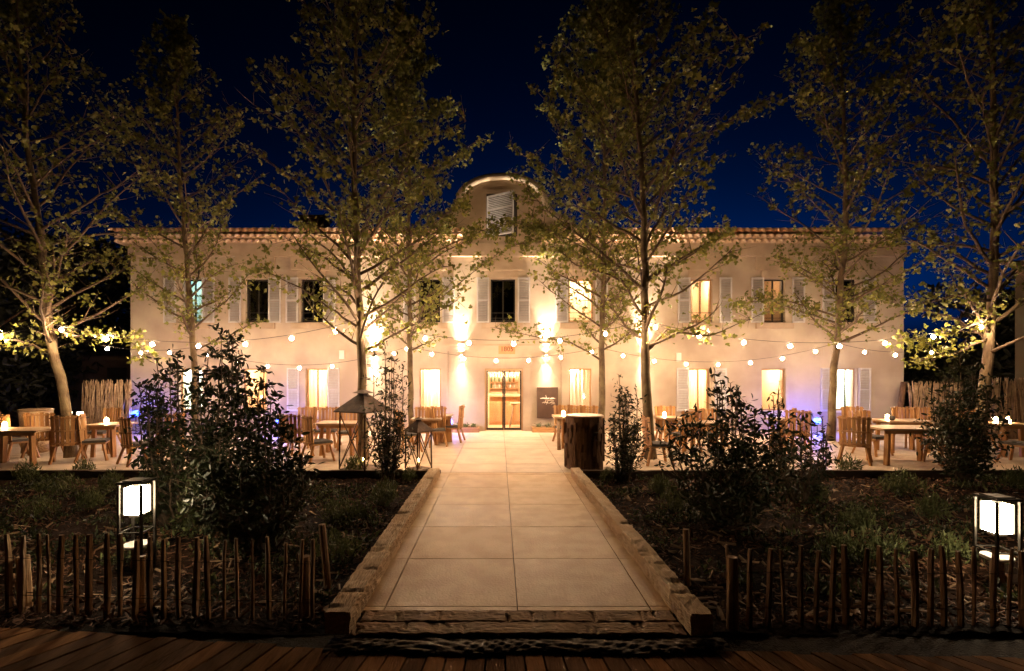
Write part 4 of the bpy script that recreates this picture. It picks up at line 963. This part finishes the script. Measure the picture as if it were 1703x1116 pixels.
strand([(Wn(84,544,YN),Wn(597,538,YN),0.46,fr(84,597,[102,177,253,330,408,485,557])),
        (Wn(-60,560,YN-0.6),Wn(84,544,YN),0.1,[0.4])], 0, 'near string of bulbs from the far left tree to the tall tree by the lantern')
strand([(Wn(597,540,YN),Wn(1072,540,YN),0.43,fr(597,1072,[634,707,780,854,931,1007]))], 0, 'near string of bulbs hanging across the entrance path')
strand([(Wn(1072,540,YN),Wn(1645,541,YN),0.48,fr(1072,1645,[1090,1163,1237,1314,1396,1472,1552,1631]))], 0, 'near string of bulbs from the thick right tree to the far right tree')
strand([(Wn(120,566,YG),Wn(321,583,YG),0.2,fr(120,321,[178,234,282]) ),(Wn(321,583,YG),Wn(682,580,YG),0.53,fr(321,682,[345,395,445,498,552,605,655]))], 0, 'far string of bulbs in front of the left windows')
strand([(Wn(682,582,YG),Wn(1001,582,YG),0.32,fr(682,1001,[676.5,718,771,825,879,933,984]))], 0, 'far string of bulbs low over the entrance door')
strand([(Wn(1001,584,YG),Wn(1392,575,YG),0.47,fr(1001,1392,[1036,1088,1141,1194,1248,1301,1356]) ),(Wn(1392,575,YG),Wn(1600,575,YG),0.27,fr(1392,1600,[1438,1489,1549]))], 0, 'far string of bulbs in front of the right windows')

# ---------------------------------------------------------------- furniture
def make_chair():
    t = empty('stave_chair', (0,0,0))
    bk = MB(); Rc = 0.42; n = 7; A = R(72)
    cy0 = -0.23+0.42   # centre of the curve of the back
    for i in range(n):
        a = -A/2 + A*(i+0.5)/n; wd = Rc*A/n-0.018
        def pt(rr_, z, da): 
            aa = a+da; k = 1.0+0.10*(z-0.4)
            return (math.sin(aa)*rr_*k*1.03, cy0-math.cos(aa)*rr_*k-0.04*(z-0.4), z)
        da = (wd/2)/Rc; zt = 1.0+0.014*math.sin(i*2.1); mi_ = (0,1,0,2,0,1,2)[i]
        vs = [pt(Rc,0.36,-da),pt(Rc,0.36,da),pt(Rc+0.02,0.36,da),pt(Rc+0.02,0.36,-da),pt(Rc,zt,-da),pt(Rc,zt,da),pt(Rc+0.02,zt,da),pt(Rc+0.02,zt,-da)]
        bk.add(vs, [(0,1,2,3),(7,6,5,4),(0,4,5,1),(1,5,6,2),(2,6,7,3),(3,7,4,0)], mi_)
    b = bk.build('backrest', [M_WOOD, M_WOODB, M_WOODC], t, world=False)
    for z in (0.42,0.68,0.955):
        q = MB(); vs=[]; fs=[]; m_=12
        for i in range(m_+1):
            a = -A/2-0.02+(A+0.04)*i/m_; k = 1.0+0.10*(z-0.4)
            for (rr_,dz) in ((Rc+0.022,-0.016),(Rc+0.034,-0.016),(Rc+0.034,0.016),(Rc+0.022,0.016)):
                vs.append((math.sin(a)*rr_*k*1.03, cy0-math.cos(a)*rr_*k-0.04*(z-0.4), z+dz))
        for i in range(m_):
            for j in range(4): fs.append((4*i+j,4*(i+1)+j,4*(i+1)+(j+1)%4,4*i+(j+1)%4))
        q.add(vs,fs); q.build('band', M_WOODH, b, world=False)
    s_ = MB(); s_.prism([(-0.25,0.36),(0.25,0.36),(0.25,0.395),(-0.25,0.395)],-0.2,0.25); s_.build('seat', M_WOODH, t, world=False)
    c = MB(); 
    for (x0_,x1_,y0_,y1_,z0_,z1_) in ((-0.25,0.25,-0.18,0.26,0.397,0.425),(-0.235,0.235,-0.165,0.245,0.425,0.445)): c.box(x0_,x1_,y0_,y1_,z0_,z1_)
    c.build('cushion', M_CUSH, t, world=False)
    for a,b_ in ((-1,-1),(1,-1),(1,1),(-1,1)):
        l_ = MB(); l_.bar((a*0.28,b_*0.27+0.01,0.0),(a*0.205,b_*0.18+0.02,0.36),0.045,0.04); l_.build('leg', M_WOOD, t, world=False)
    return t
chair0 = make_chair(); cfirst = [True]
def chair(px_, feet, rot, label, s_=1.0):
    Y_ = F*H/(feet-CY); o_ = chair0 if cfirst[0] else copy_tree(chair0); cfirst[0] = False
    o_.location = (XA(px_,Y_), Y_+0.1, 0.002); o_.rotation_euler = (0,0,R(rot)); o_.scale = (s_,s_,s_)
    tag(o_, label, 'chair', 'wooden stave back chairs on the terrace'); return o_
for a in [(107,769,38,'golden stave back chair left of the branch screen, back to the camera'),
          (150,766,-62,'shadowed stave chair facing right at the small left table'),
          (222,773,-35,'bright stave chair nearest to the big laurel shrub on the left'),
          (168,747,170,'stave chair behind the small table, in front of the branch screen'),
          (66,759,20,'stave chair half hidden behind the golden chair at left'),
          (22,764,-30,'stave chair at the left end of the leftmost table'),
          (-6,757,-80,'stave chair cut by the left edge of the photo'),
          (280,760,30,'stave chair seen through the big laurel shrub'),
          (488,763,-12,'dark stave chair with its back to the camera beside the blue lamp'),
          (524,768,-48,'dark stave chair just left of the big iron lantern'),
          (502,744,172,'far chair below the leftmost curtained window'),
          (542,744,185,'far chair below the right shutter of the curtained window'),
          (578,747,200,'chair seen through the left side of the big iron lantern'),
          (676,752,-60,'shadowed chair behind the small iron lantern'),
          (702,743,172,'left one of the two chairs below the window left of the door'),
          (724,742,188,'right one of the two chairs below the window left of the door'),
          (754,735,84,'chair seen side on beside the blue lamp left of the door'),
          (941,737,-172,'left chair of the row under the window right of the door'),
          (959,738,180,'middle chair of the row under the window right of the door'),
          (979,739,172,'right chair of the row under the window right of the door'),
          (1094,773,-92,'narrow looking stave chair touching the thick tree trunk right of the path'),
          (1112,740,178,'far chair behind the candle right of the thick tree trunk'),
          (1142,752,20,'dark chair under the window right of the thick tree trunk'),
          (1188,750,-170,'chair behind the wide dark shrub under the shutter'),
          (1306,745,60,'chair facing left beside the blue lamp on the right'),
          (1328,750,-20,'chair with its back to the camera beside the blue lamp on the right'),
          (1427,771,-38,'golden stave chair at the near table in the right half'),
          (1455,757,200,'dark slatted chair between the two right tables'),
          (1430,742,175,'far chair below the brightest white window'),
          (1516,744,178,'chair with a pale cushion in front of the right branch screen'),
          (1566,768,58,'dark chair facing left at the right end of the near table'),
          (1552,745,190,'far chair behind the right end of the near table'),
          (1628,748,170,'chair seen through the dense shrub at right'),
          (1706,772,22,'golden chair cut by the right edge of the photo')]: chair(*a)

def table(px_, Y_, wx, wy, h, label, rz=0, legs='four', cloth=False, name='terrace_table'):
    x = XA(px_,Y_); t = empty(name, (x,Y_,0.002), label, 'table', 'wooden tables on the terrace', rz=rz)
    m = MB(); nb_ = 5
    for k in range(nb_): m.box(-wx/2, wx/2, -wy/2+k*wy/nb_+0.002, -wy/2+(k+1)*wy/nb_-0.002, h-0.04, h)
    m.build('tabletop', M_WOODTOP, t, world=False)
    m = MB(); m.box(-wx/2+0.08,wx/2-0.08,-wy/2+0.07,-wy/2+0.1,h-0.11,h-0.041); m.build('apron', M_WOODH, t, world=False)
    m = MB(); m.box(-wx/2+0.08,wx/2-0.08,wy/2-0.1,wy/2-0.07,h-0.11,h-0.041); m.build('apron', M_WOODH, t, world=False)
    for a,b in (((-1,-1),(1,-1),(1,1),(-1,1)) if legs=='four' else ((-1,0),(1,0))):
        m = MB(); m.bar((a*(wx/2-0.14),b*(wy/2-0.12),0),(a*(wx/2-0.17),b*(wy/2-0.13),h-0.041),0.085 if legs=='four' else 0.12,0.07 if legs=='four' else wy*0.5); m.build('leg', M_WOOD, t, world=False)
    return t
table(30,10.3,1.25,0.75,0.74,'wooden table at the left edge of the terrace',R(6))
table(185,11.4,0.75,0.7,0.74,'small wooden table with a candle in front of the branch screen')
table(565,11.6,1.0,0.7,0.75,'wooden table seen through the big iron lantern')
table(711,13.2,0.8,0.65,0.70,'table with a white runner left of the entrance')
table(740,13.6,0.42,0.5,0.74,'tall narrow table beside the chair at the blue lamp', legs='two')
table(1112,12.9,0.6,0.7,0.75,'small table with a candle behind the thick tree right of the path')
table(1170,11.8,1.0,0.7,0.74,'wooden table hidden behind the wide dark shrub')
table(1503,10.45,1.35,0.8,0.765,'largest wooden table, nearest the camera on the right terrace',R(-4))
table(1500,12.0,1.15,0.7,0.76,'second wooden table behind the near right table')
table(1668,11.4,0.7,0.7,0.755,'small table with candles at the right edge of the photo')
table(1300,12.6,0.6,0.6,0.74,'small table left of the blue lamp on the right')
# log table on many posts, right of the entrance
lt = empty('log_table', (XA(960,12.4),12.4,0.002), 'long high table on bark covered posts behind the bark stump', 'table')
m = MB(); m.box(XA(920,12.4),XA(1001,12.4),12.1,12.75,0.78,0.83); m.build('tabletop', M_WOODTOP, lt)
rr = random.Random(5)
for k in range(9):
    xx = XA(923,12.4)+0.06+k*0.135; yy = 12.18+0.2*(k%2)+rr.uniform(-.02,.03); m = MB(); m.tube([(xx+rr.uniform(-.03,.03),yy,0.002),(xx,yy,0.4),(xx+rr.uniform(-.02,.02),yy,0.778)],[0.045,0.04,0.042],8,wob=0.12); m.build('leg', M_TWIG if k%3==0 else M_WOOD, lt)
# big bark stump
stx, sty = XA(972,9.95), 9.98
st = empty('bark_stump', (stx,sty,0.002), 'large bark covered tree stump used as a table right of the path', 'tree stump')
rr = random.Random(9); m = MB(); n = 30; rings = 12; vs=[]; fs=[]; prof_ = [1+rr.uniform(-0.06,0.06) for _ in range(n)]
for i in range(rings+1):
    z = 0.002+1.03*i/rings; rz_ = 0.365*(1.06-0.08*i/rings)
    for j in range(n):
        a = 2*PI*j/n; q = rz_*prof_[j]*(1+rr.uniform(-0.02,0.02)); vs.append((stx+q*math.cos(a), sty+q*math.sin(a), z))
for i in range(rings):
    for j in range(n): fs.append((i*n+j,i*n+(j+1)%n,(i+1)*n+(j+1)%n,(i+1)*n+j))
m.add(vs,fs,0,False)
for _ in range(95):   # ragged bark plates
    a = rr.uniform(0,2*PI); z = rr.uniform(0.02,0.75); L_ = rr.uniform(0.15,0.42); wd = rr.uniform(0.03,0.08)
    cx_ = stx+math.cos(a)*0.385; cy_ = sty+math.sin(a)*0.385
    m.obox(Matrix.Translation((cx_,cy_,min(z+L_/2,1.0-L_/2))) @ Matrix.Rotation(a+rr.uniform(-.12,.12),4,'Z') @ Matrix.Rotation(rr.uniform(-.08,.08),4,'X'), 0.035, wd, L_)
m.build('bark', M_BARKDK, st)
m = MB(); m.lathe([(0.36,1.034),(0.385,1.04),(0.385,1.06),(0.37,1.068)],stx,sty,24); m.build('top', M_WOODTOP, st)
# barrel on the left
bxx, byy = XA(60,11.9), 11.9
ba = empty('barrel_stump', (bxx,byy,0.002), 'pale round log pedestal behind the leftmost table', 'log pedestal')
m = MB(); m.tube([(bxx,byy,0.002),(bxx,byy,0.3),(bxx,byy,0.7),(bxx,byy,1.0)],[0.27,0.26,0.29,0.32],18,wob=0.03); m.build('body', M_TIMBER, ba)
m = MB(); m.lathe([(0.31,1.001),(0.325,1.01),(0.325,1.03),(0.31,1.04)],bxx,byy,18); m.build('top', M_WOODTOP, ba)

# iron candle lanterns with pyramid roofs
def iron_lantern(px_, Y_, z0, hbody, hroof, wb, wroof, label, rz=R(45)):
    x = XA(px_,Y_); t = empty('iron_lantern', (x,Y_,z0), label, 'lantern', 'rusty iron candle lanterns at the terrace edge')
    M_ = Matrix.Translation((x,Y_,z0)) @ Matrix.Rotation(rz,4,'Z'); h = wb/2
    V = lambda a,b,c: M_ @ Vector((a,b,c))
    m = MB(); m.obox(M_ @ Matrix.Translation((0,0,0.012)), wb, wb, 0.02); m.build('base_plate', M_IRON, t)
    for a,b in ((-1,-1),(1,-1),(1,1),(-1,1)):
        m = MB(); m.bar(V(a*h,b*h,0.022),V(a*h*0.97,b*h*0.97,hbody),0.028); m.build('corner_post', M_IRON, t)
    for k in range(4):
        c = [(-1,-1),(1,-1),(1,1),(-1,1)]; a = c[k]; b = c[(k+1)%4]; m = MB()
        m.bar(V(a[0]*h,a[1]*h,0.04),V(b[0]*h,b[1]*h,hbody-0.04),0.014); m.bar(V(b[0]*h,b[1]*h,0.04),V(a[0]*h,a[1]*h,hbody-0.04),0.0135); m.bar(V(a[0]*h,a[1]*h,hbody-0.012),V(b[0]*h,b[1]*h,hbody-0.012),0.02); m.build('cross_brace', M_IRON, t)
    w2 = wroof/2; s2 = wb*0.13
    vs = [V(a*w2,b*w2,hbody+0.0) for a,b in ((-1,-1),(1,-1),(1,1),(-1,1))] + [V(a*s2,b*s2,hbody+hroof) for a,b in ((-1,-1),(1,-1),(1,1),(-1,1))]
    vs += [V(a*w2,b*w2,hbody-0.02) for a,b in ((-1,-1),(1,-1),(1,1),(-1,1))]
    m = MB(); m.add(vs, [(0,1,5,4),(1,2,6,5),(2,3,7,6),(3,0,4,7),(4,5,6,7),(8,9,1,0),(9,10,2,1),(10,11,3,2),(11,8,0,3),(11,10,9,8)]); rf = m.build('roof', M_IRON, t)
    m = MB(); s3 = s2*1.25
    vs = [V(a*s2*0.8,b*s2*0.8,hbody+hroof+q) for q in (0,0.035) for a,b in ((-1,-1),(1,-1),(1,1),(-1,1))]
    m.add(vs,[(0,1,5,4),(1,2,6,5),(2,3,7,6),(3,0,4,7)]); vs = [V(a*s3*1.5,b*s3*1.5,hbody+hroof+0.036) for a,b in ((-1,-1),(1,-1),(1,1),(-1,1))]+[V(0,0,hbody+hroof+0.036+0.09*hroof/0.35)]
    m.add(vs,[(0,1,4),(1,2,4),(2,3,4),(3,0,4),(3,2,1,0)]); m.build('vent_cap', M_IRON, t)
    c = V(0.0,0,0); m = MB(); m.lathe([(0.04,z0+0.024),(0.04,z0+0.15)],c.x,c.y,12); cd = m.build('candle', M_CURT, t)
    m = MB(); m.lathe([(0.004,z0+0.155),(0.014,z0+0.175),(0.012,z0+0.19),(0.002,z0+0.215)],c.x,c.y,8); m.build('flame', M_FLAME, t)
    light('candle_light','POINT',(c.x,c.y,z0+0.185), 2.2, (1,0.55,0.22), t, shadow_soft_size=0.02)
Yl = 9.85
iron_lantern(604, Yl, 0.004, ZA(683,Yl)-0.0, (683-657)/F*Yl, 0.64, 0.80, 'large rusty iron lantern with pyramid roof at the left terrace edge', R(64))
iron_lantern(696, 9.8, 0.004, ZA(716,9.8), (716-701)/F*9.8, 0.36, 0.43, 'small rusty iron lantern beside the left timber end', R(50))

# candles in jars
def jar(x, y, z, label, s_=1.0):
    t = empty('candle_jar', (x,y,z), label, 'candle', 'candle jars on the tables')
    m = MB(); m.lathe([(0.04*s_,z+0.002),(0.046*s_,z+0.01),(0.046*s_,z+0.10*s_),(0.043*s_,z+0.10*s_)],x,y,14); m.build('glass', M_GLASS, t)
    m = MB(); m.lathe([(0.026*s_,z+0.006),(0.028*s_,z+0.06*s_),(0.012*s_,z+0.085*s_)],x,y,10); m.build('candle', M_FLAME, t)
    light('candle_light','POINT',(x,y,z+0.07), 1.6, (1,0.62,0.30), t, shadow_soft_size=0.025)
for px_,Y_,z_,lb in ((177,11.4,0.745,'candle jar on the small table before the branch screen'),(937,12.3,0.833,'candle jar at the left end of the post legged table'),(1105,12.9,0.755,'candle jar on the table right of the thick tree trunk'),(1656,11.4,0.76,'left candle jar on the table at the right photo edge'),(1677,11.5,0.76,'right candle jar on the table at the right photo edge'),(1476,12.0,0.765,'candle jar on the second table on the right'),(8,10.5,0.745,'candle jar on the leftmost table')):
    jar(XA(px_,Y_),Y_,z_,lb,1.5)
# two small lit box lanterns on a low stand behind the left trunk
ls_ = empty('low_stand', (XA(124,13.0),13.0,0.002), 'dark low stand carrying two small lit lanterns behind the leaning tree', 'stand')
m = MB(); m.box(XA(108,13),XA(140,13),12.85,13.15,0.70,0.74); m.build('top', M_DFRAME, ls_)
for a in (110,138):
    m = MB(); m.box(XA(a,13)-0.02,XA(a,13)+0.02,12.9,13.1,0.002,0.70); m.build('leg', M_DFRAME, ls_)
for px_,lb in ((115,'small lit box lantern on the left of the low stand'),(133,'small lit box lantern on the right of the low stand')):
    x = XA(px_,13); t = empty('table_lantern', (x,13,0.742), lb, 'lantern', 'small box lanterns on the low stand')
    m = MB(); m.box(x-0.045,x+0.045,12.955,13.045,0.76,0.87); m.build('glow_box', emis('small_lantern_glow',(1,0.8,0.55),9.0), t)
    m = MB(); m.box(x-0.055,x+0.055,12.945,13.055,0.742,0.758); m.box(x-0.055,x+0.055,12.945,13.055,0.872,0.885); m.build('frame', M_DFRAME, t)
# table runner, small bowls and pots
m = MB(); m.box(XA(700,13.2),XA(722,13.2),13.0,13.3,0.703,0.709); tag(m.build('table_runner', M_WHITE, base=(XA(711,13.2),13.15,0.703)), 'white runner on the table left of the entrance', 'runner')
def pot(px_,Y_,z_,r_,label,m_=M_CUSH):
    x = XA(px_,Y_); q = MB(); q.lathe([(r_*0.6,z_+0.002),(r_,z_+r_*0.6),(r_*0.95,z_+r_*1.3),(r_*0.7,z_+r_*1.5)],x,Y_,14); tag(q.build('table_pot', m_, base=(x,Y_,z_)), label, 'pot')
pot(714,13.2,0.711,0.05,'small dark bowl on the white runner'); pot(1483,11.85,0.765,0.07,'dark round pot beside the candle on the second right table'); 
m = MB(); bxx_ = XA(1669,11.3); m.box(bxx_-0.07,bxx_+0.07,11.25,11.35,0.758,0.85); m.box(bxx_-0.06,bxx_+0.06,11.26,11.34,0.852,0.86); tag(m.build('menu_box', M_DFRAME, base=(bxx_,11.3,0.758)), 'dark box between the two candles at the right edge', 'box')
m = MB(); cx_ = XA(1516,12.62); m.box(cx_-0.2,cx_+0.2,12.45,12.62,0.46,0.9); 
# blue lamps
def blue(px_, Y_, z_, label, e=26, stand=True):
    x = XA(px_,Y_); t = empty('blue_lamp', (x,Y_,0.002), label, 'lamp', 'small blue lamps on the terrace')
    m = MB(); m.lathe([(0.07,0.002),(0.07,0.02),(0.012,0.03),(0.012,z_-0.11),(0.05,z_-0.10)],x,Y_,12); m.build('stand', M_DFRAME, t)
    m = MB(); m.lathe([(0.01,z_-0.10),(0.08,z_-0.075),(0.11,z_),(0.08,z_+0.075),(0.01,z_+0.10)],x,Y_,14); m.build('globe', M_BLUE, t)
    m = MB(); m.lathe([(0.055,z_+0.10),(0.06,z_+0.11),(0.02,z_+0.12)],x,Y_,12); m.build('cap', M_DFRAME, t)
    light('blue_light','POINT',(x,Y_,z_), e, (0.02,0.09,1.0), t, shadow_soft_size=0.05)
blue(465,14.9,ZA(700,14.9),'blue lamp behind the right edge of the big laurel clump',20)
blue(747,14.9,ZA(702,14.9),'blue lamp behind the side on chair left of the door',9)
blue(1359,15.1,ZA(700,15.1),'bright blue lamp at the foot of the tree on the right',30)
blue(226,15.3,ZA(688,15.3),'blue lamp at the left corner of the house',10)
